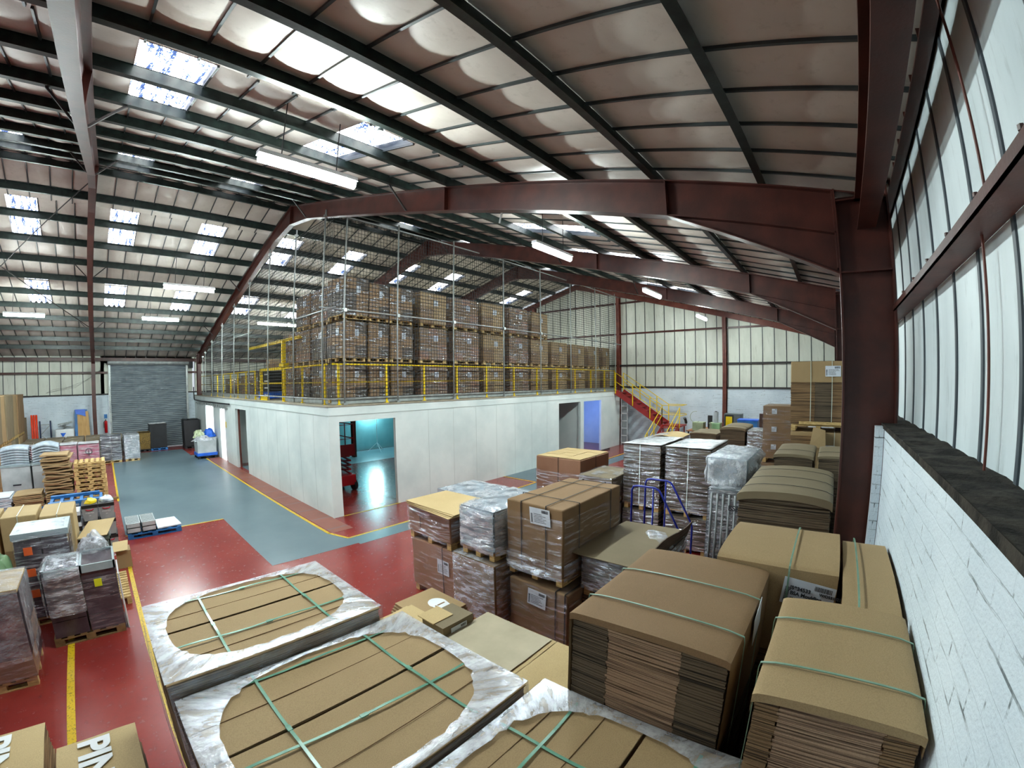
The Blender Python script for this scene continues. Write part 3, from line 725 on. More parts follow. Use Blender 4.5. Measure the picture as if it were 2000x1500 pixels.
# ------------------------------------------------------------------ goods helpers
def pallet_mb(b, x0, x1, y0, y1, z0, m='wood', h=.14, boards_=True):
    n = 6; w = (x1 - x0)
    for i in range(n if boards_ else 0):
        a = x0 + i * (w - .1) / (n - 1); b.box(a, a + .1, y0, y1, z0 + h - .022, z0 + h, m)
    for f in (0, .5, 1):
        yc = y0 + .05 + f * (y1 - y0 - .1)
        b.box(x0, x1, yc - .05, yc + .05, z0 + h - .044, z0 + h - .022, m); b.box(x0, x1, yc - .05, yc + .05, z0, z0 + .02, m)
        for g in (0, .5, 1):
            xc = x0 + .07 + g * (w - .14); b.box(xc - .07, xc + .07, yc - .05, yc + .05, z0 + .02, z0 + h - .044, m)
def pallet(par, x0, x1, y0, y1, z0, m='wood', name='pallet'):
    near = y1 < 7.6 and x0 < 8 or par is None
    b = MB()
    if not near: pallet_mb(b, x0, x1, y0, y1, z0, m); return b.build(name, par)
    n = 6; w = x1 - x0; h = .14; ys = [y0 + .05 + f * (y1 - y0 - .1) for f in (0, .5, 1)]
    for i in range(n): a_ = x0 + i * (w - .1) / (n - 1); b.box(a_, a_ + .1, y0, y1, z0 + h - .024, z0 + h, m)
    for yc in ys: b.box(x0, x1, yc - .05, yc + .05, z0 + h - .044, z0 + h - .022, m)
    o = b.build(name, par)
    for yc in ys:
        b = MB(); b.box(x0, x1, yc - .05, yc + .05, z0, z0 + .021, m)
        for q in (0, .5, 1): xc = x0 + .07 + q * (w - .14); b.box(xc - .07, xc + .07, yc - .05, yc + .05, z0 + .02, z0 + h - .044, m)
        b.build('runner', o)
    return o

def boards(b, x0, x1, y0, y1, z0, z1, m, t=.012, j=.012, crown=0.):
    z = z0; n = max(1, int((z1 - z0) / t))
    t = (z1 - z0) / n
    for i in range(n):
        a, c, d, e = (R(-j, j) for _ in range(4)); zb = z0 + i * t
        b.box(x0 + a, x1 + c, y0 + d, y1 + e, zb + t * .12, zb + t, m)

def film_shell(par, x0, x1, y0, y1, z0, z1, m='film', amp=.025, top=True, seed=0, name='stretch_film', n=10, waist=.0):
    b = MB(); cx, cy = (x0 + x1) / 2, (y0 + y1) / 2; e = .012
    def disp(p, nx, ny, nz):
        s = amp * (.55 + noise.noise((p[0] * 2.3 + seed, p[1] * 2.3, p[2] * 5.5)) + .5 * noise.noise((p[0] * 7 + seed, p[1] * 7, p[2] * 13)))
        s = max(s, 0); return (p[0] + nx * (s + e), p[1] + ny * (s + e), p[2] + nz * (s * .6 + e))
    def side(ax, c, sgn):
        def fn(u, v):
            z = z0 + v * (z1 - z0)
            if ax == 'x': p = (c, y0 + u * (y1 - y0), z); nn = (sgn, 0, 0)
            else: p = (x0 + u * (x1 - x0), c, z); nn = (0, sgn, 0)
            ee = min(u, 1 - u, ) * 8; ee = min(ee, 1) * min(1, (1 - v) * 10)
            q = disp(p, *nn); return tuple(p[i] + nn[i] * e + (q[i] - p[i] - nn[i] * e) * ee for i in range(3))
        b.grid(fn, n, n, m)
    side('x', x0 - e, -1); side('x', x1 + e, 1); side('y', y0 - e, -1); side('y', y1 + e, 1)
    if top:
        def fn(u, v):
            p = (x0 - e + u * (x1 - x0 + 2 * e), y0 - e + v * (y1 - y0 + 2 * e), z1 + e); ee = min(u, 1 - u, v, 1 - v) * 8; ee = min(ee, 1)
            q = disp(p, 0, 0, 1); return (p[0], p[1], p[2] + (q[2] - p[2]) * ee)
        b.grid(fn, n, n, m)
    return b.build(name, par, smooth=True)

def strap_x(par, x, y0, y1, z0, z1, m, w=.013, crown=0., r=.03, name='strap'):
    """strap looping in the plane x = const"""
    b = MB(); e = .014; pts = [(y0 - e, z0), (y0 - e, z1 - .02), (y0 - e + .006, z1 + e)] + [(y0 + (y1 - y0) * k / 12, z1 + e + crown * math.sin(PI * k / 12) ** .45) for k in range(1, 12)] + [(y1 + e - .006, z1 + e), (y1 + e, z1 - .02), (y1 + e, z0)]
    for p, q in zip(pts[:-1], pts[1:]): b.bar((x, *p), (x, *q), w, .004, m, up=(0, 0, 1) if abs(q[0] - p[0]) > abs(q[1] - p[1]) else (0, 1, 0))
    o = b.build(name, par); return o
def strap_y(par, y, x0, x1, z0, z1, m, w=.013, crown=0., r=.03, name='strap'):
    b = MB(); e = .014; pts = [(x0 - e, z0), (x0 - e, z1 - .02), (x0 - e + .006, z1 + e)] + [(x0 + (x1 - x0) * k / 12, z1 + e + crown * math.sin(PI * k / 12) ** .45) for k in range(1, 12)] + [(x1 + e - .006, z1 + e), (x1 + e, z1 - .02), (x1 + e, z0)]
    for p, q in zip(pts[:-1], pts[1:]): b.bar((p[0], y, p[1]), (q[0], y, q[1]), w, .004, m, up=(0, 0, 1) if abs(q[0] - p[0]) > abs(q[1] - p[1]) else (1, 0, 0))
    return b.build(name, par)

def paper(par, o, du, dv, seed=1, tilt=0., name='label_sheet', lines=6, barcode=True):
    """printed label: o = centre, du, dv = half extents vectors (world)"""
    o = Vector(o); du = Vector(du); dv = Vector(dv); n = du.cross(dv).normalized() * .003
    b = MB(); rnd = random.Random(seed)
    def rect(u0, u1, v0, v1, m, k):
        b.poly([o + n * k + du * u + dv * v for u, v in ((u0, v0), (u1, v0), (u1, v1), (u0, v1))], m)
    def slab(): 
        P = [o + du * u + dv * v for u, v in ((-1, -1), (1, -1), (1, 1), (-1, 1))]; b.hexa([p for p in P] + [p + n for p in P], 'paper')
    slab(); sheet = b.build(name, par); b = MB()
    if barcode:
        u = .2
        while u < .85:
            w = rnd.choice((.012, .02, .03)); rect(u, u + w, .5, .85, 'ink', 1.4); u += w + rnd.choice((.012, .02))
        v = -.8
        while v < .3:
            w = rnd.choice((.015, .025, .035)); rect(-.9, -.72, v, v + w, 'ink', 1.4); v += w + rnd.choice((.015, .02))
    for i in range(lines):
        v = .3 - i * 1.15 / lines; u = -.6; e = rnd.uniform(.2, .85)
        while u < e:
            w = rnd.uniform(.04, .14); rect(u, min(u + w, e), v - .045, v + .03, 'ink', 1.4); u += w + .03
    (b.build('lettering', sheet) if b.f else None); return sheet

def text(par, s, o, right, up, size, m, name='lettering', ext=.001, off=0.):
    cu = bpy.data.curves.new('lettering', 'FONT'); cu.body = s; cu.size = size; cu.offset = off; cu.extrude = ext; cu.align_x = 'LEFT'
    ob = bpy.data.objects.new('tmp', cu); COL.objects.link(ob); bpy.context.view_layer.update()
    me = bpy.data.meshes.new_from_object(ob.evaluated_get(bpy.context.evaluated_depsgraph_get())); COL.objects.unlink(ob); bpy.data.objects.remove(ob)
    r = Vector(right).normalized(); u = Vector(up).normalized(); n = r.cross(u)
    mat = Matrix(((r.x, u.x, n.x, o[0]), (r.y, u.y, n.y, o[1]), (r.z, u.z, n.z, o[2]), (0, 0, 0, 1)))
    loc = Vector((0, 0, 0)); q = par
    while q is not None: loc += q.location; q = q.parent
    me.transform(Matrix.Translation(-loc) @ mat); me.materials.clear(); me.materials.append(M[m])
    o2 = bpy.data.objects.new(name, me); COL.objects.link(o2); o2.parent = par; return o2

def body_box(par, x0, x1, y0, y1, z0, z1, m, name='carton', bev=.02, wob=.01, n=6):
    """softly bulging cardboard cover"""
    b = MB(); s = R(0, 50)
    def wv(p): return tuple(p[i] + wob * noise.noise((p[0] * 2 + s, p[1] * 2, p[2] * 2 + i * 7)) for i in range(3))
    cs = [(x0, y0, z0), (x1, y0, z0), (x1, y1, z0), (x0, y1, z0)]
    for i in range(4):
        a = cs[i]; c = cs[(i + 1) % 4]
        b.grid(lambda u, v: wv((a[0] + (c[0] - a[0]) * u, a[1] + (c[1] - a[1]) * u, z0 + (z1 - z0) * v)), n, n, m)
    b.grid(lambda u, v: wv((x0 + (x1 - x0) * u, y0 + (y1 - y0) * v, z1)), n, n, m)
    b.poly([(x0, y0, z0), (x0, y1, z0), (x1, y1, z0), (x1, y0, z0)], m)
    o = b.build(name, par); w = o.modifiers.new('weld', 'WELD'); w.merge_threshold = .002
    bv = o.modifiers.new('bevel', 'BEVEL'); bv.width = bev; bv.segments = 3; bv.limit_method = 'ANGLE'; bv.angle_limit = math.radians(50)
    for p in o.data.polygons: p.use_smooth = False
    return o

def cartons(par, x0, x1, y0, y1, z0, z1, nx, ny, nz, ms, name='cartons', g=.004):
    b = MB(); dx = (x1 - x0) / nx; dy = (y1 - y0) / ny; dz = (z1 - z0) / nz
    for k in range(nz):
        for i in range(nx):
            for j in range(ny):
                if 0 < i < nx - 1 and 0 < j < ny - 1 and k < nz - 1: continue
                o = [R(-.008, .008) for _ in range(2)]; m = random.choice(ms)
                b.box(x0 + i * dx + g + o[0], x0 + (i + 1) * dx - g + o[0], y0 + j * dy + g + o[1], y0 + (j + 1) * dy - g + o[1], z0 + k * dz + .002, z0 + (k + 1) * dz - .003, m)
    return b.build(name, par)
# ------------------------------------------------------------------ foreground film wrapped board stacks
def topsheet(b, x0, x1, y0, y1, z, m, seed, t=.006, amp=.006):
    def fn(u, v):
        x = x0 + u * (x1 - x0); y = y0 + v * (y1 - y0); return (x, y, z + amp * noise.noise((x * 2 + seed, y * 3, 1)))
    b.grid(fn, 14, 6, m)
    b.box(x0, x1, y0, y1, z - t - .01, z - .012, m)
def flat_strap(par, p, q, z, m='green_strap', w=.02, sag=.0, k=10, buckle=True):
    b = MB(); P = Vector((*p, z)); Q_ = Vector((*q, z)); pts = [P + (Q_ - P) * (i / k) + Vector((0, 0, .004 + .006 * math.sin(i * 1.3))) for i in range(k + 1)]
    for a, c in zip(pts[:-1], pts[1:]): b.bar(a, c, w, .003, m)
    if buckle: c = pts[k // 2]; d = (Q_ - P).normalized() * .025; b.bar(c - d, c + d, w * 1.5, .008, m)
    return b.build('strap', par)
def top_film(par, x0, x1, y0, y1, z, ox0, ox1, oy0, oy1, seed, m='film_hood'):
    """film folded over the top edges, leaving an oval opening"""
    b = MB(); N = 72; K = 5; cx, cy = (ox0 + ox1) / 2, (oy0 + oy1) / 2; ax, ay = (ox1 - ox0) / 2, (oy1 - oy0) / 2
    ring = []
    for i in range(N):
        t = 2 * PI * i / N; c, s = math.cos(t), math.sin(t); e = 2 / 2.7
        px = cx + ax * math.copysign(abs(c) ** e, c) + .03 * noise.noise((i * .9, seed, 0)); py = cy + ay * math.copysign(abs(s) ** e, s) + .03 * noise.noise((i * .9, seed, 5))
        dx, dy = px - cx, py - cy
        f = min(((x1 if dx > 0 else x0) - cx) / dx if abs(dx) > 1e-6 else 1e9, ((y1 if dy > 0 else y0) - cy) / dy if abs(dy) > 1e-6 else 1e9)
        qx, qy = cx + dx * f, cy + dy * f
        ring.append((px, py, qx, qy))
    base = len(b.v); k = b.mi(m)
    for i, (px, py, qx, qy) in enumerate(ring):
        for j in range(K + 1):
            u = j / K; b.v.append((px + (qx - px) * u, py + (qy - py) * u, z + .006 + .016 * u * (1 - u) * 4 * abs(noise.noise((i * .7, u * 3, seed))) + .003 * (1 - u)))
    for i in range(N):
        for j in range(K):
            a = base + i * (K + 1) + j; c = base + ((i + 1) % N) * (K + 1) + j; b.f.append((a, a + 1, c + 1, c)); b.m.append(k)
    # corner patches
    for cxn in (x0, x1):
        for cyn in (y0, y1):
            b.poly([(cxn, cyn, z + .005), (cxn + (.05 if cxn == x0 else -.05), cyn, z + .007), (cxn, cyn + (.05 if cyn == y0 else -.05), z + .007)], m)
    o = b.build('film_hood', par, smooth=True); uv = o.data.uv_layers.new(name='UVMap')
    for p in o.data.polygons:
        for li in p.loop_indices:
            vi = o.data.loops[li].vertex_index; i, j = divmod(vi, K + 1)
            if i == 0 and p.index < N * K and p.index >= (N - 1) * K: i = N
            uv.data[li].uv = (i / N, j / K)
    return o
def fgstack(label, x0, x1, y0, y1, z1, oval, slits, straps_x, straps_y, seed, z0=.14, seams=(), slit_dir='x'):
    t = thing('wrapped_board_stack', label, 'board stack', ((x0 + x1) / 2, (y0 + y1) / 2, 0), 'film wrapped board stacks in front')
    pallet(t, x0 + .05, x1 - .05, y0 + .05, y1 - .05, 0)
    b = MB(); boards(b, x0 + .01, x1 - .01, y0 + .01, y1 - .01, z0, z1 - .03, 'edge_mid', .05, .004); b.build('board_pile', t)
    b = MB()
    if slit_dir == 'x':
        ys = [y0] + sorted(slits) + [y1]
        for i, (a, c) in enumerate(zip(ys[:-1], ys[1:])):
            g = .011; topsheet(b, x0, x1, a + (g if i else 0), c - (g if i < len(ys) - 2 else 0), z1 - .006 + .004 * (i % 2), 'card', seed + i)
        for s in seams: b.box(x0 + .01, x1 - .01, s - .0008, s + .0008, z1 - .004, z1 + .003, 'card_brown')
    else:
        xs = [x0] + sorted(slits) + [x1]
        for i, (a, c) in enumerate(zip(xs[:-1], xs[1:])):
            g = .011; topsheet(b, a + (g if i else 0), c - (g if i < len(xs) - 2 else 0), y0, y1, z1 - .006 + .004 * (i % 2), 'card', seed + i)
        for s in seams: b.box(s - .0008, s + .0008, y0 + .01, y1 - .01, z1 - .004, z1 + .003, 'card_brown')
    b.build('top_sheet', t)
    for p, q in straps_x + straps_y: flat_strap(t, p, q, z1 + .006)
    top_film(t, x0 - .01, x1 + .01, y0 - .01, y1 + .01, z1 + .012, *oval, seed)
    film_shell(t, x0, x1, y0, y1, .12, z1 + .004, 'film_side', .015, top=False, seed=seed, n=8)
    return t
fgstack('wide film-wrapped stack of cardboard sheets with green straps, next to the red floor', .1, 1.76, 3.0, 4.27, 2.0, (.22, 1.66, 3.08, 4.22), [3.70],
        [((.2, 3.42), (1.7, 3.36)), ((.25, 4.17), (1.65, 4.12))], [((.56, 4.22), (.56, 3.02)), ((1.35, 4.24), (1.37, 3.02))], 3, seams=(3.93, 3.25))
fgstack('film-wrapped cardboard sheet stack with green straps, middle one of the three in front', .13, 1.93, 1.56, 2.93, 1.9, (.27, 1.82, 1.62, 2.89), [2.28],
        [((.2, 2.86), (1.8, 2.79)), ((.25, 2.13), (1.8, 2.02))], [((.63, 2.94), (.63, 1.6)), ((1.5, 2.93), (1.51, 1.6))], 9, seams=(2.58, 1.85))
fgstack('film-wrapped cardboard sheet stack with green straps, nearest the camera at the bottom edge', .55, 2.06, .12, 1.5, 1.86, (.65, 1.98, .16, 1.42), [.74],
        [((.6, 1.12), (2.0, 1.2)), ((.6, .42), (2.0, .4))], [((1.57, 1.46), (1.6, .2)), ((.95, 1.46), (.98, .2))], 15, seams=(1.0, 1.3))

# ------------------------------------------------------------------ large strapped bundles on the right
def bundle(label, x0, x1, y0, y1, z0, z1, edges, straps, dirn='y', m='card', sm='strap_muted', crown=.05, cap=.012, paperspec=None, group=None, name='strapped_board_bundle', t_=.022, pal=True, hang=.0):
    t = thing(name, label, 'board bundle', ((x0 + x1) / 2, (y0 + y1) / 2, z0), group)
    if pal: pallet(t, x0 + .05, x1 - .05, y0 + .05, y1 - .05, z0)
    zb = z0 + (.14 if pal else 0)
    b = MB(); zt = z1 - crown - .012; n = int((zt - zb) / t_); h = (zt - zb) / n; seg = edges
    for i in range(n):
        za = zb + i * h
        for (f0, f1, mm, jt) in seg:
            a, c, d = R(-jt, jt), R(-jt, jt), R(-jt, jt)
            u0 = y0 + (y1 - y0) * f0; u1 = y0 + (y1 - y0) * f1
            b.box(x0 + abs(a) + .004, x1 - abs(c), u0 + (d if f0 > 0 else abs(d)), u1 + (d if f1 < 1 else -abs(d)), za + .003, za + h, mm)
    b.build('board_pile', t)
    # folded top sheet with rounded shoulders
    b = MB()
    def fn(u, v):
        x = x0 - .012 + u * (x1 - x0 + .024); y = y0 - .012 + v * (y1 - y0 + .024)
        f = (v if dirn == 'y' else u); z = z1 + crown * (math.sin(PI * f) ** .45 - 1) + .006 * noise.noise((x * 2, y * 2, z1 * 9))
        return (x, y, z)
    b.grid(fn, 40, 40, m)
    P = [fn(i / 40, 0) for i in range(41)]; Q2 = [fn(i / 40, 1) for i in range(41)]; L = [fn(0, i / 40) for i in range(41)]; Rr = [fn(1, i / 40) for i in range(41)]
    dz = .1 + hang; cap = max(cap, crown + .012 if dirn == 'y' else cap)
    for line in (P, Q2, L, Rr):
        d2 = cap if line in (L, Rr) and dirn == 'y' else dz
        if line in (P, Q2) and dirn == 'x': d2 = cap
        for a, c in zip(line[:-1], line[1:]): b.poly([a, c, (c[0], c[1], c[2] - d2), (a[0], a[1], a[2] - d2)], m)
    o = b.build('top_sheet', t, smooth=True)
    w = o.modifiers.new('weld', 'WELD'); w.merge_threshold = .001; e = o.modifiers.new('split', 'EDGE_SPLIT'); e.split_angle = math.radians(50)
    for s in straps:
        if dirn == 'y': strap_x(t, s, y0 - .014, y1 + .014, zb, z1 - crown + .0, sm, crown=crown, r=.05)
        else: strap_y(t, s, x0 - .014, x1 + .014, zb, z1 - crown + .0, sm, crown=crown, r=.05)
    if paperspec: paper(t, *paperspec)
    return t
E3 = [(0, .27, 'edge_grey', .006), (.27, .74, 'edge_light', .008), (.74, 1, 'edge_grey', .006)]
bundle('tall stack of flat brown cartons with striped edge face and two green straps', 2.08, 3.3, .35, 1.31, 0, 2.49, E3, [2.33, 2.82], 'y', 'card_brown', 'strap_muted', .032, .012,
       ((2.74, .318, 2.36), (-.11, 0, -.03), (-.02, 0, .1), 4), hang=.55, t_=.019)
E3b = [(0, .2, 'edge_mid', .006), (.2, .84, 'edge_light', .008), (.84, 1, 'edge_mid', .006)]
bundle('stack of flat tan cartons with green straps, against the white brick wall at the bottom', 1.8, 2.78, -.515, .17, 0, 2.56, E3b, [2.03, 2.5], 'y', 'card', 'strap_muted', .032, .012, hang=.0, t_=.019)
t = bundle('broad strapped bundle with a large printed white label, behind the two corner stacks', 3.34, 4.25, -.135, .74, 0, 2.56, [(0, 1, 'edge_mid', .004)], [], 'x', 'card', 'strap_muted', .05, .02, hang=.6)
strap_y(t, .2, 3.32, 4.27, .14, 2.52, 'strap_muted', crown=.05, r=.05)
paper(t, (3.312, .05, 2.33), (0, -.185, -.02), (0, -.01, .105), 8, lines=0, barcode=True)
for i, s in enumerate(['J5934533', 'BSA Moulding', 'SMALL BSA BOX EB FLUTE', 'Regular Case Glued']):
    text(t, s, (3.306, .18 - .003 * i, 2.365 - i * .042), (0, -1, -.1), (0, -.05, 1), .04 if i < 2 else .03, 'ink', off=.0012)
text(t, 'W/O531021 C', (3.306, -.03, 2.345), (0, -1, -.1), (0, -.05, 1), .03, 'ink', off=.001)
t = bundle('strapped carton bundle in shadow between the labelled bundle and the brick wall', 2.86, 4.2, -.515, -.185, 0, 2.52, [(0, 1, 'edge_mid', .003)], [], 'x', 'card', 'strap_muted', .04, .02, hang=.55)
strap_y(t, -.27, 2.84, 4.22, .14, 2.5, 'strap_muted', crown=.04, r=.05)
bundle('long dark olive stack of flat cartons in front of the red column', 5.95, 7.9, -.08, 1.12, 0, 2.44, [(0, 1, 'edge_grey', .03)], [6.35, 6.9, 7.5], 'y', 'card_olive', 'black_strap', .09, .03, t_=.03)
bundle('small strapped bundle with rounded top, behind the olive stack', 8.15, 9.55, .26, .92, 0, 2.6, [(0, 1, 'edge_grey', .01)], [8.6], 'y', 'card_olive', 'black_strap', .04, .02)
bundle('small strapped bundle half hidden by the red column', 8.2, 9.45, -.5, .17, 0, 2.6, [(0, 1, 'edge_grey', .01)], [8.6], 'y', 'card_olive', 'black_strap', .03, .02)

# tall stack on pallet by the column, on top of another
t = thing('tall_carton_stack', 'very tall pallet of flat cartons with a white label, left of the red column', 'board stack', (11.6, .28, 2.7))
pallet(t, 11.02, 12.2, -.34, .88, 2.70)
b = MB(); boards(b, 11.02, 12.2, -.33, -.02, 2.86, 3.85, 'edge_mid', .022, .006); boards(b, 11.02, 12.2, -.02, .36, 2.86, 3.85, 'edge_grey', .022, .006); boards(b, 11.02, 12.2, .36, .9, 2.86, 3.85, 'edge_mid', .022, .006); b.build('board_pile', t)
body_box(t, 11.0, 12.22, -.36, .9, 3.83, 4.31, 'card', 'cover')
b = MB(); b.box(10.97, 11.0, -.3, .7, 2.86, 2.93, 'wood'); b.build('batten', t)
for y in (-.02, .45): strap_y(t, y, 11., 12.22, 2.86, 4.31, 'white_strap', .014)
paper(t, (10.985, -.04, 4.08), (0, -.17, 0), (0, 0, .12), 5)
t = thing('carton_stack', 'brown strapped cartons under the very tall carton pallet', 'board stack', (11.6, .28, 0)); pallet(t, 11.05, 12.2, -.34, .88, 0)
body_box(t, 11.0, 12.2, -.34, .88, .14, 2.68, 'card', 'cover'); b = MB(); boards(b, 10.985, 11.2, .3, .88, 1.6, 2.6, 'edge_mid', .03, .004); b.build('board_edges', t)
strap_y(t, -.1, 10.98, 12.2, .14, 2.68, 'white_strap', .014); paper(t, (10.975, 0., 2.3), (0, -.12, 0), (0, 0, .1), 6)
b = MB()
for P in (((10.6, .42, 2.42), (10.6, .08, 2.36), (10.75, .1, 2.76), (10.78, .36, 2.82)), ((10.6, .42, 2.42), (10.95, .4, 2.4), (10.98, .36, 2.8), (10.78, .36, 2.82)), ((10.75, .1, 2.76), (10.78, .36, 2.82), (10.98, .36, 2.8), (10.93, .12, 2.72)), ((10.6, .42, 2.42), (10.6, .08, 2.36), (10.95, .1, 2.36), (10.95, .4, 2.4))):
    b.poly(P, 'card')
o = b.build('open_carton'); m_ = o.modifiers.new('solid', 'SOLIDIFY'); m_.thickness = .008; tag(o, 'open tan carton tilted on end below the very tall carton pallet', 'box')

# ------------------------------------------------------------------ generic wrapped loads
def wload(label, x0, x1, y0, y1, z0, z1, kind, group=None, fm='film', name='wrapped_pallet_load', cat='pallet load', grid=(2, 2, 3), ms=('card_brown', 'card_red'), pal='wood', seed=None, amp=.025, straps=(), sm='black_strap', labels=(), top=True, rz=0, n=10, ph=.14):
    seed = R(0, 99) if seed is None else seed
    t = thing(name, label, cat, ((x0 + x1) / 2, (y0 + y1) / 2, z0), group)
    zb = z0
    if pal: pallet(t, x0 + .02, x1 - .02, y0 + .02, y1 - .02, z0, pal); zb = z0 + ph
    if kind == 'cartons': cartons(t, x0, x1, y0, y1, zb, z1, *grid, list(ms))
    elif kind == 'sheets': b = MB(); boards(b, x0, x1, y0, y1, zb, z1, ms[0], .03, .012); b.build('board_pile', t)
    elif kind == 'cover': body_box(t, x0, x1, y0, y1, zb, z1, ms[0], 'cover')
    elif kind == 'crates': cartons(t, x0, x1, y0, y1, zb, z1, *grid, list(ms), name='crates', g=.008)
    for s in straps:
        ax, v = s
        (strap_x(t, v, y0, y1, zb, z1, sm, .016) if ax == 'x' else strap_y(t, v, x0, x1, zb, z1, sm, .016))
    for (o, du, dv, sd) in labels: paper(t, o, du, dv, sd)
    if fm: film_shell(t, x0, x1, y0, y1, zb - .03, z1, fm, amp, top=top, seed=seed, n=n)
    if rz: t.rotation_euler = (0, 0, math.radians(rz))
    return t
G = 'wrapped loads in the middle rows'
# pair nearest the red aisle
wload('film-wrapped carton load with a white label, lower one at the corner of the red aisle', 4.5, 5.32, 5.17, 6.32, 0, 1.05, 'cover', G, 'film_thin', ms=('card_red',), labels=[((4.49, 5.44, .7), (0, -.15, 0), (0, 0, .13), 11)], straps=[('y', 5.45)])
t = wload('film-wrapped carton load under loose cardboard sheets, upper one at the corner of the red aisle', 4.48, 5.3, 5.2, 6.36, 1.06, 1.66, 'cover', G, 'film', ms=('card_red',), amp=.03)
b = MB(); b.tube([(4.455, 5.93 + .055 * math.cos(a * PI / 8), 1.52 + .05 * math.sin(a * PI / 8)) for a in range(16)], .005, 'ink', 4, closed=True); b.tube([(4.455, 5.98, 1.5), (4.455, 5.98, 1.32)], .005, 'ink', 4); b.build('marker_scrawl', t)
for i in range(4):
    b = MB(); z = 1.71 + i * .014; d = i * .03
    b.grid(lambda u, v: (4.36 + u * 1.0 + d * .6, 5.02 + v * 1.25 + d * .5, z + .03 * (1 - u) * (v - .4) * (1 if i % 2 else .4)), 6, 6, 'card_light')
    o = b.build('cardboard_sheet'); m_ = o.modifiers.new('solid', 'SOLIDIFY'); m_.thickness = .008; o.rotation_euler = (0, 0, math.radians(-4 + i * 2.2))
    tag(o, 'loose flat cardboard sheet on the corner load, %s from the top of four' % ORD[3 - i], 'cardboard sheet', 'loose sheets on the corner load')
wload('silvery film-wrapped load under the crumpled bundle, second in the aisle row', 4.42, 5.35, 4.16, 5.08, 0, 1.12, 'cover', G, 'film_heavy', ms=('card_brown',), amp=.03)
wload('crumpled film-wrapped bundle of stacked trays, upper second in the aisle row', 4.46, 5.3, 4.2, 4.92, 1.16, 1.95, 'sheets', G, 'film_heavy', ms=('sack',), amp=.06)
wload('film-wrapped load with pale blue sheet on top, behind the corner load', 5.5, 6.5, 5.6, 6.72, 0, 1.7, 'sheets', G, 'film_heavy', ms=('sack',), amp=.05)
wload('film-wrapped load with white crumpled top, behind the crumpled tray bundle', 5.42, 6.3, 4.4, 5.4, 0, 1.78, 'sheets', G, 'film_heavy', ms=('sack',), amp=.05)
# labelled strapped carton on another
wload('brown strapped carton load with a white label under the big strapped carton', 4.64, 6.2, 3.0, 4.06, 0, .92, 'cover', G, 'film_thin', ms=('card_brown',), straps=[('y', 3.2), ('y', 3.04)], labels=[((4.625, 3.53, .72), (0, -.165, -.01), (0, -.01, .13), 21)])
t = wload('big brown carton with black straps and a white label, upper third in the aisle row', 4.65, 6.35, 3.1, 4.1, 1.0, 2.15, 'cover', G, None, ms=('card_brown',), straps=[('y', 3.82), ('y', 3.38), ('x', 5.05), ('x', 6.0)], labels=[((4.635, 3.48, 1.99), (0, -.175, 0), (0, .01, .12), 22)])
film_shell(t, 4.65, 6.35, 3.1, 4.1, 1.1, 1.35, 'film_heavy', .04, top=False); film_shell(t, 4.65, 6.35, 3.1, 4.1, 1.35, 2.0, 'film_thin', .012, top=False)
wload('dark board pile on a pallet beneath the silver-wrapped pile, right of the big strapped carton', 5.0, 6.5, 1.98, 2.98, 0, .8, 'sheets', G, None, ms=('edge_grey',))
wload('silver-wrapped board pile right of the big strapped carton', 4.98, 6.5, 2.0, 2.98, .82, 1.43, 'sheets', G, 'film_heavy', ms=('edge_grey',), amp=.05)
b = MB(); b.grid(lambda u, v: (4.88 + u * 1.75, 2.12 + v * .98, 1.475 + .03 * math.sin(u * 4) * v), 10, 8, 'card_olive'); o = b.build('cover_sheet'); o.modifiers.new('solid', 'SOLIDIFY').thickness = .01
tag(o, 'olive cardboard cover sheet lying on the silver-wrapped pile', 'cardboard sheet')
b = MB(); b.grid(lambda u, v: (4.95 + u * 1.7, 2.05 - .1 * v + .02 * math.sin(u * 5), 1.36 + v * (.32 + .03 * math.sin(u * 6)) - .02 * u), 8, 4, 'edge_grey'); o = b.build('leaning_board'); o.modifiers.new('solid', 'SOLIDIFY').thickness = .012
tag(o, 'dark creased board standing up on the edge of the cover sheet', 'cardboard sheet')
# trolley
def hoop(x): return [(x, 3.17, .25), (x, 3.17, 1.92), (x, 3.14, 1.99), (x, 3.06, 2.01), (x, 2.74, 2.01), (x, 2.66, 1.98), (x, 2.62, 1.93), (x, 2.24, 1.27), (x, 2.22, 1.2), (x, 2.21, .25)]
t = thing('platform_trolley', 'blue tubular trolley with two hooped end frames behind the leaning board', 'trolley', (7.3, 2.7, 0))
for x in (6.98, 7.6):
    b = MB(); b.tube(hoop(x), .019, 'trolley_blue', 8); b.build('hoop_frame', t, smooth=True)
    b = MB(); b.tube([(x, 2.76, .25), (x, 2.76, 2.0)], .016, 'trolley_blue', 8); b.build('upright', t, smooth=True)
b = MB(); b.box(6.9, 7.7, 2.18, 3.2, .2, .25, 'trolley_blue'); b.build('platform', t)
for x in (7.0, 7.6):
    for y in (2.3, 3.08): b = MB(); b.tube([(x, y - .02, .08), (x, y + .02, .08)], .08, 'rubber', 14); b.box(x - .02, x + .02, y - .03, y + .03, .08, .2, 'galv'); b.build('wheel', t)
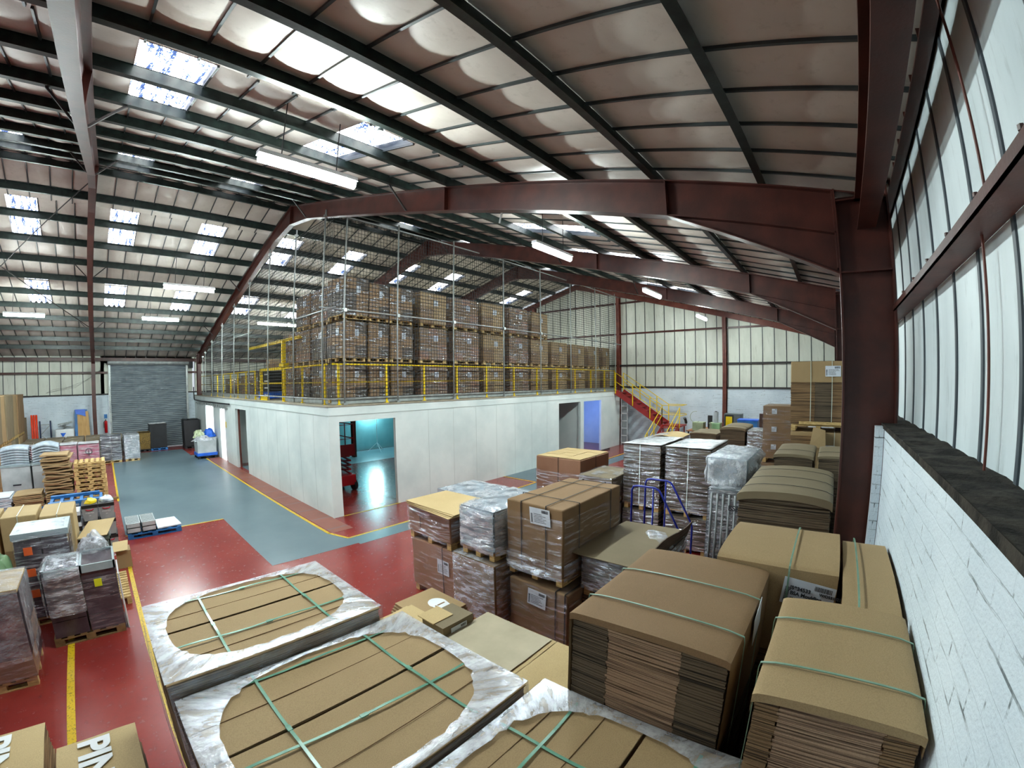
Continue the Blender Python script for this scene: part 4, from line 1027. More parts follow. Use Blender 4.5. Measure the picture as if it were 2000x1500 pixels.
# tall pair
for (y0, y1, nm) in ((3.49, 4.4, 'left'), (2.34, 3.36, 'right')):
    wload('film-wrapped brown load below the %s tall grey-topped load' % nm, 9.2, 10.7, y0, y1, 0, .82, 'sheets', G, 'film', ms=('edge_grey',), amp=.03)
    wload('tall film-wrapped load with grey film top, %s of the pair behind the blue trolley' % nm, 9.2, 10.8, y0, y1, .84, 2.38, 'sheets', G, 'film', ms=('edge_grey',), amp=.035, straps=[('y', y0 + .5)], sm='white_strap')
    b = MB(); b.grid(lambda u, v: (9.18 + u * 1.64, y0 - .01 + v * (y1 - y0 + .02), 2.412 + .015 * noise.noise((u * 5, v * 5, y0)) - .03 * u * v), 12, 12, 'shrink_top')
    o = b.build('top_cover', smooth=True); o.modifiers.new('solid', 'SOLIDIFY').thickness = .006; tag(o, 'pale grey cover sheet on the %s tall wrapped load' % nm, 'cover sheet')
wload('large light-topped carton load with black straps in front of the far mezzanine wall', 9.5, 11.1, 5.8, 7.25, 0, 1.78, 'cover', G, None, ms=('card_red',), straps=[('y', 6.5), ('x', 10.3)])
t = bpy.data.objects[-1] if False else None
b = MB()
for i in range(4):
    for j in range(3): b.box(9.52 + i * .395, 9.9 + i * .395, 5.82 + j * .475, 6.28 + j * .475, 1.785, 1.795 + R(0, .012), 'card_light')
tag(b.build('loose_flaps'), 'loose pale cardboard flaps on top of the large carton load', 'cardboard sheet')
b_ = thing('film_band', 'crumpled film band around the large light-topped carton load', 'stretch film', (10.3, 6.5, .6)); film_shell(b_, 9.5, 11.1, 5.8, 7.25, .6, 1.4, 'film', .03, top=False)
wload('low film-wrapped load with grey top between the light-topped load and the tall pair', 8.75, 10.0, 4.48, 5.36, .96, 1.62, 'cover', G, 'film', ms=('card_olive',), amp=.03)
wload('brown boxes on the floor under the low grey-topped load', 8.75, 10.0, 4.48, 5.36, 0, .94, 'cover', G, 'film_thin', ms=('card_olive',))
# BSA stack
t = wload('ribbed silver-wrapped stack marked BSA beside the olive stack', 7.28, 8.3, 1.24, 1.86, 0, 2.05, 'sheets', G, 'film_heavy', ms=('grey_goods',), amp=.02)
for i in range(6): b = MB(); b.tube([(7.25, 1.3 + i * .1, .2), (7.25, 1.3 + i * .1, 1.98)], .022, 'grey_plastic', 6); b.build('film_rib', t, smooth=True)
text(t, 'BSA', (7.18, 1.5, 1.74), (0, -1, 0), (0, 0, 1), .12, 'ink', ext=.002, off=.003)
wload('bulky clear-bagged bundle with pale blue front on top of the BSA stack', 7.6, 9.1, 1.3, 1.98, 2.1, 2.52, 'cover', G, 'bag', ms=('sack',), pal=None, amp=.1)
wload('narrow film-wrapped load behind the bagged bundle', 8.42, 9.7, 1.1, 1.98, 0, 2.06, 'sheets', G, 'film', ms=('edge_grey',))
# far right
wload('film-wrapped carton pallet with small white labels in the far right corner', 13., 14.2, .62, 1.82, 1.55, 3.15, 'cartons', G, 'film_thin', grid=(2, 2, 3), ms=('card_brown',), labels=[((12.985, 1.5 - .55 * i, 3.0 - .5 * j), (0, -.07, 0), (0, 0, .07), 40 + i * 3 + j) for i in range(2) for j in range(3)])
wload('film-wrapped carton pallet under the one with small white labels', 13., 14.2, .62, 1.82, 0, 1.53, 'cartons', G, 'film_thin', grid=(2, 2, 3), ms=('card_brown',))
bundle('dark round-topped strapped bundle in front of the gable wall', 14, 15.5, 2.5, 3.28, 0, 2.4, [(0, 1, 'edge_grey', .01)], [14.4], 'y', 'card_olive', 'black_strap', .06, .02)
wload('small grey film-wrapped load beside the dark round-topped bundle', 14.1, 15.2, 1.94, 2.44, 0, 2.28, 'sheets', G, 'film_heavy', ms=('edge_grey',))
bundle('flat olive load behind the tall grey-topped pair', 16, 17.4, 3.9, 4.9, 0, 1.92, [(0, 1, 'edge_grey', .01)], [], 'y', 'card_olive', 'black_strap', .03, .02)
t = wload('clear-wrapped load draped with tan cardboard below the stairs', 17.4, 19.0, 5.85, 7.2, 0, 1.42, 'cover', G, 'bag', ms=('card_light',), amp=.05)
b = MB(); b.grid(lambda u, v: (17.3 + u * 1.75, 5.7 + v * 1.6, 1.55 + .12 * math.sin(u * 3) * math.sin(v * 5 + 1) - .22 * abs(v - .5) ** 1.5 * 2), 12, 12, 'card_light'); o = b.build('draped_sheet'); o.modifiers.new('solid', 'SOLIDIFY').thickness = .012; tag(o, 'bent tan cardboard sheet draped over the clear-wrapped load', 'cardboard sheet')

# office clutter by the gable
def simplebox(name, label, cat, x, y0, y1, z0, z1, d, m, parts=()):
    t = thing(name, label, cat, (x + d / 2, (y0 + y1) / 2, z0)); b = MB(); b.box(x, x + d, y0, y1, z0, z1, m); b.build('body', t, bevel=.01)
    for nm, a in parts: b = MB(); b.box(*a); b.build(nm, t)
    return t
tb = thing('work_table', 'table against the gable wall carrying office clutter', 'table', (20.6, 4.8, 0))
b = MB(); b.box(19.9, 21.8, 3.6, 6.3, 1.46, 1.5, 'mdf'); b.build('tabletop', tb)
for x in (20, 21.7):
    for y in (3.7, 6.2): b = MB(); b.box(x - .03, x + .03, y - .03, y + .03, 0, 1.46, 'black'); b.build('leg', tb)
simplebox('drawer_unit', 'pale green drawer unit left on the office table', 'drawers', 20., 5.5, 6.02, 1.5, 1.9, .5, 'cabinet_green', [('drawer', (19.985, 20., 5.54, 5.98, 1.54, 1.68, 'cabinet_green')), ('drawer', (19.985, 20., 5.54, 5.98, 1.71, 1.86, 'cabinet_green'))])
simplebox('monitor', 'black monitor turned sideways between the green units', 'monitor', 20.5, 5.2, 5.42, 1.62, 2.2, .06, 'black', [('stand', (20.45, 20.6, 5.24, 5.38, 1.5, 1.64, 'black'))])
simplebox('storage_box', 'small olive box under the grey cylinder', 'box', 20., 4.72, 5.2, 1.5, 1.88, .45, 'cabinet_green', [('lid', (19.98, 20.47, 4.7, 5.22, 1.86, 1.9, 'cabinet_green'))])
b = MB(); b.tube([(20.2, 4.95, 1.9), (20.2, 4.95, 2.4)], .115, 'pale_box', 16); b.tube([(20.2, 4.95, 2.4), (20.2, 4.95, 2.43)], .06, 'black', 10); tag(b.build('paper_roll', smooth=False), 'grey upright roll standing on the olive box', 'roll')
t = thing('office_chair', 'office chair with pale green back beside the office table', 'chair', (18.2, 4.4, 0))
b = MB(); b.grid(lambda u, v: (18.0 + .06 * math.sin(PI * u), 4.22 + u * .36, 1.6 + v * .5), 6, 6, 'chair_green'); o = b.build('backrest', t, smooth=True); o.modifiers.new('solid', 'SOLIDIFY').thickness = .04
b = MB(); b.box(18.02, 18.45, 4.18, 4.62, 1.44, 1.52, 'chair_green'); b.build('seat', t); b = MB(); b.tube([(18.22, 4.4, .1), (18.22, 4.4, 1.45)], .03, 'black'); b.build('column', t)
b = MB()
for k in range(5): a = k * 2 * PI / 5; b.bar((18.22, 4.4, .12), (18.22 + .3 * math.cos(a), 4.4 + .3 * math.sin(a), .06), .04, .04, 'black'); b.tube([(18.22 + .3 * math.cos(a), 4.39 + .3 * math.sin(a), .03), (18.22 + .3 * math.cos(a), 4.42 + .3 * math.sin(a), .03)], .03, 'rubber')
b.build('base', t)
simplebox('steel_cabinet', 'grey steel cabinet with a yellow cloth inside its open front', 'cabinet', 21.0, 3.95, 4.76, 1.5, 2.27, .6, 'cabinet_grey', [('opening', (20.985, 21., 4.3, 4.72, 1.6, 2.22, 'black')), ('yellow_cloth', (20.96, 20.985, 4.36, 4.66, 1.6, 2.14, 'yellow'))])
simplebox('blue_crate', 'blue box beside the steel cabinet', 'box', 19., 2.88, 3.72, 1.7, 2.17, .6, 'blue_pal', [('lid', (18.98, 19.62, 2.86, 3.74, 2.15, 2.2, 'blue'))])
simplebox('crate_support', 'brown boxes under the blue box', 'box', 18.95, 2.5, 3.75, 0, 1.69, .7, 'card_olive', [('seam', (18.945, 18.95, 2.5, 3.75, .84, .86, 'card_brown'))])
simplebox('brown_chair', 'dark brown chair back rising beside the carton pallet', 'chair', 18.95, 2.5, 2.8, 1.7, 2.48, .08, 'brown_chair', [('seat', (18.6, 18.95, 2.5, 2.8, 1.7, 1.76, 'brown_chair'))])
b = MB(); b.tube([(20.1, 5.9 + .26 * math.cos(a * PI / 12), 2.14 + .26 * math.sin(a * PI / 12)) for a in range(-9, 8)], .012, 'cabinet_green', 6); tag(b.build('wire_hoop'), 'thin curved wire hoop above the drawer unit', 'wire')
b = MB()
for i in range(9): b.tube([(17.5 + .1 * math.cos(PI * (i - 1) / 8) - .0, 5.57, 2.2 + .1 * math.sin(PI * (i - 4) / 8)), (17.51 + .1 * math.cos(PI * i / 8), 5.57, 2.2 + .1 * math.sin(PI * (i - 3) / 8))], .06, 'black', 8)
tag(b.build('black_bundle', smooth=True), 'small black bundle on the tan draped load', 'bundle')

# low cardboard piles between the foreground stacks and the aisle row
t = thing('sheet_stack', 'wide low pile with pale cardboard sheets and a stained plastic sheet on top', 'board stack', (2.8, 2.52, 0)); pallet(t, 2.2, 3.4, 1.75, 3.3, 0)
b = MB(); boards(b, 2.15, 3.44, 1.7, 3.34, .14, 1.06, 'edge_mid', .04, .01); b.build('board_pile', t)
b = MB(); topsheet(b, 2.12, 3.46, 1.68, 2.36, 1.085, 'card_light', 4); topsheet(b, 2.12, 2.95, 2.37, 3.36, 1.08, 'card_light', 8); topsheet(b, 2.95, 3.46, 2.37, 3.1, 1.082, 'card_light', 9); b.build('top_sheet', t)
b = MB(); b.grid(lambda u, v: (2.72 + u * .72, 2.42 + v * .95, 1.098 + .006 * noise.noise((u * 4, v * 4, 3))), 10, 10, 'stained'); b.build('plastic_sheet', t, smooth=True)
film_shell(t, 2.15, 3.44, 1.7, 3.34, .12, 1.07, 'film', .03, top=False)
t = thing('flat_carton_bundle', 'small bundle of flat cartons printed with a white exclamation badge', 'board bundle', (3.42, 4.5, 0)); pallet(t, 3.1, 3.75, 4.15, 4.85, 0)
b = MB(); boards(b, 3.08, 3.78, 4.1, 4.9, .14, .62, 'edge_mid', .02, .01); b.build('board_pile', t)
for i in range(4): b = MB(); b.box(3.06 + i * .012, 3.8 - i * .01, 4.08 + i * .01, 4.92 - i * .02, .63 + i * .045, .66 + i * .045, 'card'); b.build('carton_flat', t)
b = MB(); N = 20; b.poly([(3.52 + .13 * math.cos(a * PI / N), 4.42 + .16 * math.sin(a * PI / N) * (1 if a <= N else 1), .8) for a in range(N + 1)] + [(3.40, 4.40, .8), (3.40, 4.28, .8), (3.62, 4.28, .8)], 'white'); b.build('badge', t)
b = MB(); b.box(3.47, 3.6, 4.36, 4.385, .801, .803, 'card_brown'); b.box(3.43, 3.455, 4.36, 4.385, .801, .803, 'card_brown'); b.build('exclamation_mark', t)
t = thing('sheet_stack', 'untidy pile of pale cardboard sheets between the wrapped stacks and the exclamation bundle', 'board stack', (2.5, 3.95, 0)); pallet(t, 2.1, 2.95, 3.5, 4.35, 0)
b = MB(); boards(b, 2.05, 3.0, 3.48, 4.4, .14, .9, 'edge_mid', .03, .02); b.build('board_pile', t)
for i in range(5):
    b = MB(); a = math.radians(R(-9, 9)); c, s = math.cos(a), math.sin(a); cx, cy = 2.5 + R(-.05, .08), 3.9 + R(-.06, .06); z = .905 + i * .012
    b.hexa([(cx + (u * c - v * s), cy + (u * s + v * c), zz) for zz in (z, z + .008) for u, v in ((-.52, -.5), (.52, -.5), (.52, .5), (-.52, .5))], 'card_light'); b.build('loose_sheet', t)
t = thing('printed_carton', 'dark sided flat carton with a barcode label on the untidy sheet pile', 'box', (2.95, 3.55, .97))
b = MB(); b.box(2.72, 3.18, 3.36, 3.72, .97, 1.2, 'card_olive'); b.build('body', t); b = MB(); b.box(2.7, 3.0, 3.5, 3.78, 1.2, 1.212, 'card_light'); b.build('flap', t); paper(t, (2.95, 3.352, 1.08), (.12, 0, 0), (0, 0, .08), 61)

# ------------------------------------------------------------------ mezzanine pallets
def mezz_proto(i, dims, ms, grid, fm):
    w, d, h = dims
    return wload('proto', -w / 2, w / 2, -d / 2, d / 2, 0, h, 'cartons', 'wrapped carton pallets on the mezzanine', fm, name='wrapped_carton_pallet', ms=ms, grid=grid, amp=.03, n=9,
                 labels=[((-w / 2 - .012, -.15, h * .75), (0, -.12, 0), (0, 0, .1), 70 + i), ((.1, -d / 2 - .012, h * .72), (.11, 0, 0), (0, 0, .1), 90 + i)])
PR = [mezz_proto(0, (1.3, 1.16, 1.22), ('card_brown', 'card_dark'), (2, 2, 3), 'film_mezz'), mezz_proto(1, (1.3, 1.16, 1.22), ('card_red', 'card_brown'), (3, 2, 4), 'film'),
      mezz_proto(2, (1.28, 1.14, 1.22), ('card', 'card_brown'), (2, 2, 2), 'film_thin'), mezz_proto(3, (1.3, 1.16, 1.22), ('card_dark', 'card_brown'), (2, 2, 3), 'film_mezz')]
used = set()
def mz(x, y, z, k, label, sc=(1, 1, 1), rz=0):
    rz = rz + math.radians(R(-2, 2))
    if k not in used:
        used.add(k); t = PR[k]; t.location = (x, y, z); t.rotation_euler = (0, 0, rz); t.scale = sc; t['label'] = label; return t
    return dup(PR[k], (x, y, z), rz, label, sc)
XS = [(6.25, 7.02), (7.12, 7.86), (7.94, 8.85), (9.15, 10.4), (10.75, 12.05), (12.3, 13.6), (13.95, 15.2), (15.5, 16.8), (17.1, 18.45), (18.9, 20.2), (20.6, 21.9), (22.25, 23.1)]
TI = ['bottom', 'middle', 'top']
for i, (xa, xb) in enumerate(XS):
    x = (xa + xb) / 2; nt = 3 if i < 8 else 2
    for k in range(nt):
        if i == 0 and k == 2: continue
        kk = (3, 3, 3, 1, 1, 2, 1, 2, 2, 2, 2, 2)[i] if k < 2 else (0, 3, 3, 2, 1, 2, 1, 2)[i]
        mz(x, 12.62, H + k * 1.29, kk, 'wrapped carton pallet along the mezzanine long edge, %s column from the near corner, %s tier' % (ORD[i], TI[k]), ((xb - xa) / 1.3, R(.94, 1.04), R(.99, 1.02)))
mz(6.66, 12.6, H + 2.6, 0, 'wrapped carton pallet standing highest on the mezzanine corner, its pallet overhanging', (.66, .95, 1.08))
for i, (y, nt) in enumerate(((14.05, 3), (15.5, 3), (16.95, 2))):
    for k in range(nt):
        mz(7.0, y, H + k * 1.29, (3, 0, 1)[(i + k) % 3], 'wrapped carton pallet along the mezzanine side edge, %s column behind the corner, %s tier' % (ORD[i], TI[k]), (1, 1.06, 1.03), 0)
for i, (y, nt, hh) in enumerate(((20.6, 1, 1.0), (22.1, 1, .95), (23.6, 1, .9), (25.3, 1, .8), (27.2, 1, .8))):
    mz(7.1 + .2 * (i % 2), y, H, (2, 3, 1, 3, 2)[i], 'wrapped pallet on the far part of the mezzanine side edge, %s beyond the gate' % ORD[i], (1, 1.05, hh))
mz(7.9, 22.5, H + 1.26, 2, 'wrapped box on pallet on top of the low mezzanine loads beyond the gate', (.8, .8, .5))
for i, x in enumerate((8.5, 10., 11.5, 13.1)):
    mz(x, 14.0, H + 2.6, (2, 1, 0, 2)[i], 'wrapped carton pallet in the second row on the mezzanine, %s one above the front row' % ORD[i], (1, 1, 1.))
for i, x in enumerate((8.5, 10., 11.5, 13.1)):
    mz(x, 14.0, H + 1.29, (2, 1, 0, 2)[i], 'middle wrapped pallet of the second mezzanine row, %s column' % ORD[i], (1, 1, 1.03)); mz(x, 14.0, H, (0, 1, 2, 3)[i], 'bottom wrapped pallet of the second mezzanine row, %s column' % ORD[i], (1, 1, 1.03))
# stacked crates behind the gate
for j, (y0, y1, ms, nm) in enumerate(((18.95, 19.6, 'black', 'left'), (18.05, 18.9, 'black', 'right'))):
    t = thing('crate_stack', 'stack of black crates over a blue one behind the pallet gate, %s of two' % nm, 'crates', (6.3, (y0 + y1) / 2, H))
    for k in range(4):
        b = MB(); z = H + .05 + k * .28; b.box(5.95, 6.65, y0 + .02, y1 - .02, z, z + .25, 'blue' if k == 0 else 'black'); b.box(5.92, 6.68, y0, y1, z + .22, z + .27, 'blue' if k == 0 else 'black'); b.box(5.94, 5.95, y0 + .2, y1 - .2, z + .12, z + .17, 'white'); b.build('crate', t)
t = thing('louvred_box', 'grey louvred crate tower behind the gate arm', 'crates', (6.9, 18.3, H)); 
for k in range(10): b = MB(); b.box(6.78, 7.35, 17.95, 18.7, H + .05 + k * .24, H + .26 + k * .24, 'grey_goods'); b.build('crate', t)

# ------------------------------------------------------------------ inside the lit room
t = thing('work_light', 'bright work light on a pale tripod inside the mezzanine room', 'lamp', (12.85, 21.0, 0))
b = MB(); b.tube([(12.85, 21., .25), (12.85, 21., 1.95)], .018, 'white', 8); b.build('pole', t)
for k in range(3): a = k * 2.1 + .4; b = MB(); b.tube([(12.85, 21., .5), (12.85 + .55 * math.cos(a), 21. + .5 * math.sin(a), .02)], .014, 'white', 6); b.build('leg', t)
b = MB(); b.box(12.7, 13.0, 21., 21.08, 1.85, 2.05, 'black'); b.build('housing', t)
M['work_glow'] = emis('work_lamp_glass', (.55, .95, 1, 1), 200.)
b = MB(); b.box(12.71, 12.99, 20.985, 21., 1.86, 2.04, 'work_glow'); b.build('lamp_glass', t)
t = thing('scissor_lift', 'red scissor lift just inside the mezzanine doorway', 'lift', (7.0, 14.4, 0)); LIFT = t
b = MB(); b.box(6.45, 7.15, 13.9, 15.3, .22, .6, 'lift_red'); b.build('chassis', t, bevel=.02)
for x in (6.5, 7.12):
    for y in (14.05, 15.1): b = MB(); b.tube([(x - .05, y, .19), (x + .07, y, .19)], .19, 'rubber', 18); b.tube([(x + .07, y, .19), (x + .08, y, .19)], .09, 'galv', 12); b.build('wheel', t)
for k in range(4):
    z = .62 + k * .16; b = MB(); b.bar((7.0, 14., z), (7.0, 15.2, z + .16), .05, .06, 'lift_red'); b.bar((6.95, 15.2, z), (6.95, 14., z + .16), .05, .06, 'lift_red'); b.build('scissor_arm', t)
b = MB(); b.box(6.5, 7.15, 13.9, 15.3, 1.28, 1.36, 'lift_red'); b.box(6.5, 7.15, 13.9, 13.93, 1.36, 1.7, 'lift_red'); b.build('platform', t)
b = MB()
for x in (6.52, 7.13):
    for y in (13.92, 14.6, 15.28): b.tube([(x, y, 1.36), (x, y, 2.4)], .02, 'lift_red', 6)
for z in (1.9, 2.4): b.tube([(6.52, 13.92, z), (7.13, 13.92, z), (7.13, 15.28, z), (6.52, 15.28, z)], .02, 'lift_red', 6, closed=True)
b.build('guard_rails', t); LIFT.location.x += .42
b = MB(); b.box(7.4, 8.9, 18.3, 18.34, .02, .05, 'black_rail'); tag(b.build('floor_bar'), 'dark bar lying on the floor of the lit room', 'bar')

# ------------------------------------------------------------------ left aisle side goods
# black bins, gold box, heaped box by the shutter
def tub(label, x0, x1, y0, y1, z1, m, palm='blue_pal', cap=None):
    t = thing('tall_box', label, 'box', ((x0 + x1) / 2, (y0 + y1) / 2, 0)); pallet(t, x0, x1, y0, y1, 0, palm)
    b = MB(); b.hexa([(x0 + .03, y0 + .03, .15), (x1 - .03, y0 + .03, .15), (x1 - .03, y1 - .03, .15), (x0 + .03, y1 - .03, .15), (x0, y0, z1), (x1, y0, z1), (x1, y1, z1), (x0, y1, z1)], m); b.build('body', t)
    b = MB(); b.box(x0 - .02, x1 + .02, y0 - .02, y1 + .02, z1 - .05, z1, m); b.build('rim', t)
    if cap: b = MB(); b.grid(lambda u, v: (x0 + u * (x1 - x0), y0 + v * (y1 - y0), z1 + .02 + .05 * abs(noise.noise((u * 5, v * 5, x0)))), 10, 10, cap); b.build('contents', t)
    return t
tub('tall black box with white paper on top in front of the roller shutter', 2.4, 3.4, 30.7, 31.6, 1.58, 'black', 'blue_pal', 'white')
tub('tall black box standing in the corner between roller shutter and mezzanine', 4.35, 5.3, 30.2, 31.2, 1.75, 'black', 'black', 'black')
tub('cage box of dark gold offcuts left of the black box', 1.7, 2.42, 30.6, 31.4, 1.12, 'gold', 'black', 'gold')
t = tub('pale plastic pallet box with a blue base outside the lit doorway', 4.28, 5.3, 25.4, 26.4, 1.1, 'pale_box', 'black', None)
b = MB(); b.box(4.26, 5.32, 25.38, 26.42, .15, .3, 'blue'); b.build('base_band', t)
def heap(name, label, cat, cx, cy, cz, rx, ry, rz, m, seed, n=14):
    b = MB()
    def fn(u, v):
        a = u * 2 * PI; e = v * PI / 2; r = 1 + .35 * noise.noise((math.cos(a) * 1.5 + seed, math.sin(a) * 1.5, v * 2.5)) + .15 * noise.noise((math.cos(a) * 5 + seed, math.sin(a) * 5, v * 6))
        return (cx + rx * math.cos(a) * math.cos(e) * r, cy + ry * math.sin(a) * math.cos(e) * r, cz + rz * math.sin(e) * r)
    b.grid(fn, n * 2, n, m); return tag(b.build(name, smooth=True), label, cat)
heap('blue_bag', 'crumpled bright blue bag on the pale pallet box', 'bag', 5.0, 25.9, 1.1, .32, .35, .42, 'blue', 2)
heap('green_bag', 'crumpled pale green and white bag on the pale pallet box', 'bag', 4.5, 25.9, 1.1, .3, .4, .36, 'pale_green', 5)
heap('film_heap', 'loose clear film spilling over the front of the pale pallet box', 'stretch film', 4.6, 25.5, .95, .55, .25, .25, 'bag', 8)

# grey wrapped pair and pink row
GL = 'wrapped loads in front of the shutter wall'
wload('dark grey film-wrapped load on a pale pallet, end of the row near the roller shutter', .82, 1.58, 27.25, 28.2, 0, 1.38, 'crates', GL, 'film_heavy', grid=(1, 1, 7), ms=('grey_goods',), amp=.03)
wload('dark film-wrapped load, second from the shutter end of the row', -.33, .68, 27.2, 28.3, 0, 1.38, 'crates', GL, 'film', grid=(2, 1, 7), ms=('dark_goods',), amp=.03)
for i, (x0, x1, ms) in enumerate(((-1.3, -.37, 'pink'), (-2.26, -1.34, 'pink'), (-3.13, -2.3, 'pink_pale'), (-3.97, -3.17, 'pink_pale'))):
    t = wload('pink shrink-wrapped load in the row under the shutter wall, %s from its right end' % ORD[i], x0, x1, 25.2 + .1 * i, 26.4, 0, 1.26, 'crates', GL, 'film', grid=(1, 1, 6), ms=(ms,), amp=.01)
    b = MB(); b.grid(lambda u, v: (x0 + u * (x1 - x0), 25.2 + .1 * i + v * 1.15, 1.29 + .02 * noise.noise((u * 5, v * 5, i))), 8, 8, 'shrink_top'); b.build('film_top', t, smooth=True)
    if i == 0:
        b = MB(); b.tube([(-.83 + .14 * math.cos(a * PI / 10) * (1 - .25 * math.sin(a * PI / 10)), 25.15, .95 + .13 * math.sin(a * PI / 10)) for a in range(20)], .014, 'ink', 5, closed=True); b.tube([(-.83, 25.15, .72), (-.83, 25.15, 1.02)], .014, 'ink', 5); b.build('marker_scrawl', t)
for i in range(5):
    x0 = -3.95 + i * .96
    wload('grey-topped wrapped load in the back row below the shutter wall, %s from the left' % ORD[i], x0, x0 + .9, 27., 28.2, 0, 1.3, 'crates', GL, 'film_thin', grid=(1, 1, 3), ms=('card_olive', 'shrink_top'), amp=.02) if i < 3 else None
    wload('brown-topped wrapped load close to the shutter wall, %s from the left' % ORD[i], x0, x0 + .9, 28.6, 29.6, 0, 1.3, 'cartons', GL, 'film_thin', grid=(1, 1, 3), ms=('card_olive',), amp=.02)
b = MB(); b.tube([(-2.7, 25.6, 1.33), (-2.7, 25.6, 1.45)], .07, 'orange_st', 12); tag(b.build('tape_roll'), 'small orange tape roll on the pink row', 'tape')

# things along the wall
t = thing('orange_barrier', 'upright orange barrier panels leaning at the shutter wall', 'barrier', (-3.85, 31.9, 0))
for k in range(3): b = MB(); x = -4.02 + k * .125; b.tube([(x + .05, 31.85, 0), (x + .05, 31.85, 2.42)], .055, 'orange', 10); b.build('panel', t, smooth=True)
t = thing('rack_frame', 'navy and grey pallet rack end frame standing at the shutter wall', 'rack frame', (-3.28, 31.9, 0))
for x in (-3.56, -3.0): b = MB(); b.box(x - .04, x + .04, 31.8, 31.9, 0, 2.06, 'navy'); b.build('upright', t)
b = MB()
for p, q in (((-3.56, 1.85), (-3.0, 1.85)), ((-3.52, 1.3), (-3.04, 1.8)), ((-3.52, 1.25), (-3.04, .85)), ((-3.56, .4), (-3., .8))): b.bar((p[0], 31.85, p[1]), (q[0], 31.85, q[1]), .03, .04, 'galv')
b.build('bracing', t)
t = thing('machine', 'white boxed machine with a blue arrow mark at the shutter wall', 'machine', (-2.2, 31.6, 0))
b = MB(); b.box(-2.72, -1.74, 31.1, 32., .1, 1.58, 'white'); b.build('casing', t, bevel=.05); b = MB(); b.box(-2.6, -1.86, 31.2, 31.9, 0, .1, 'black'); b.build('base', t)
b = MB(); b.poly([(-2.45, 31.09, 1.38), (-2.15, 31.09, 1.38), (-2.32, 31.09, 1.14)], 'blue'); b.build('arrow_mark', t)
t = thing('metal_scrap', 'heap of grey metal brackets on the white machine', 'brackets', (-2.2, 31.5, 1.58))
for k in range(7): a = R(0, 3); b = MB(); b.bar((-2.2 - .4 * math.cos(a), 31.5 - .3 * math.sin(a), 1.62 + k * .04), (-2.2 + .4 * math.cos(a), 31.5 + .3 * math.sin(a), 1.66 + k * .05), .08, .04, 'galv'); b.build('bracket', t)
t = thing('leaning_board', 'pale wooden board in clear and blue wrapping leaning at the shutter wall', 'board', (-1.25, 31.8, 0))
b = MB(); b.hexa([(-1.55, 31.5, 0), (-.85, 31.5, 0), (-.85, 31.55, 0), (-1.55, 31.55, 0), (-1.55, 32.0, 2.5), (-.95, 32.0, 2.5), (-.95, 32.05, 2.5), (-1.55, 32.05, 2.5)], 'ply'); b.build('board', t)
b = MB(); b.hexa([(-1.72, 31.55, 0), (-1.5, 31.55, 0), (-1.5, 31.6, 0), (-1.72, 31.6, 0), (-1.7, 32.05, 2.6), (-1.0, 32.05, 2.6), (-1.0, 32.1, 2.6), (-1.7, 32.1, 2.6)], 'blue_pal'); b.poly([(-1.68, 31.96, 2.62), (-1.1, 31.96, 2.62), (-1.1, 31.88, 2.2), (-1.35, 31.9, 2.3), (-1.62, 31.9, 2.35)], 'blue'); b.build('blue_wrap', t)
t = thing('fire_extinguisher', 'red fire extinguisher with a small blue sign above, beside the roller shutter', 'fire extinguisher', (0.0, 32.1, 1.1))
b = MB(); b.tube([(0, 32.15, 1.15), (0, 32.15, 1.8), (0, 32.15, 1.86)], .09, 'extinguisher', 14); b.build('cylinder', t, smooth=True)
b = MB(); b.tube([(0, 32.15, 1.86), (0, 32.15, 1.95)], .03, 'black', 8); b.tube([(0, 32.1, 1.92), (-.12, 32.05, 1.8), (-.12, 32.05, 1.45)], .015, 'black', 6); b.build('hose', t)
b = MB(); b.box(-.08, .1, 32.26, 32.29, 2.0, 2.25, 'blue_pal'); b.build('sign', t)
b = MB()
for k in range(3): b.tube([(.2 - .5 * k * .3, 32.2, 5.3 - .2 * k), (-.5 - .5 * k, 32.2, 4.6 - .3 * k), (-1.6 - .6 * k, 32.24, 3.9 - .05 * k), (-3.2, 32.25, 3.6)], .004, 'black', 4)
tag(b.build('loose_cables'), 'thin loose cables fanning over the shutter wall cladding', 'cable')

# tall brown stacks at the left edge
for i in range(7):
    y0 = 22.2 + i * 1.05
    for k in range(2):
        z0 = 0 if k == 0 else 1.62
        t = thing('tall_carton_stack', 'tall brown carton stack at the left edge, %s from the front, %s tier' % (ORD[i], 'lower' if k == 0 else 'upper'), 'board stack', (-4.65, y0 + .5, z0), 'tall brown stacks at the left edge')
        pallet(t, -5.2, -4.05, y0 + .02, y0 + .98, z0); body_box(t, -5.2, -4.02 + R(-.03, .03), y0, y0 + 1.0, z0 + .14, (1.6 if k == 0 else 3.62), random.choice(('card_brown', 'card', 'card_olive')), 'cover', wob=.02)
t = thing('tall_carton_stack', 'lower brown carton stack beside the orange barrier', 'board stack', (-4.65, 30.4, 0)); body_box(t, -5.1, -4.1, 29.9, 30.9, 0.0, 2.35, 'card_olive', 'cover')

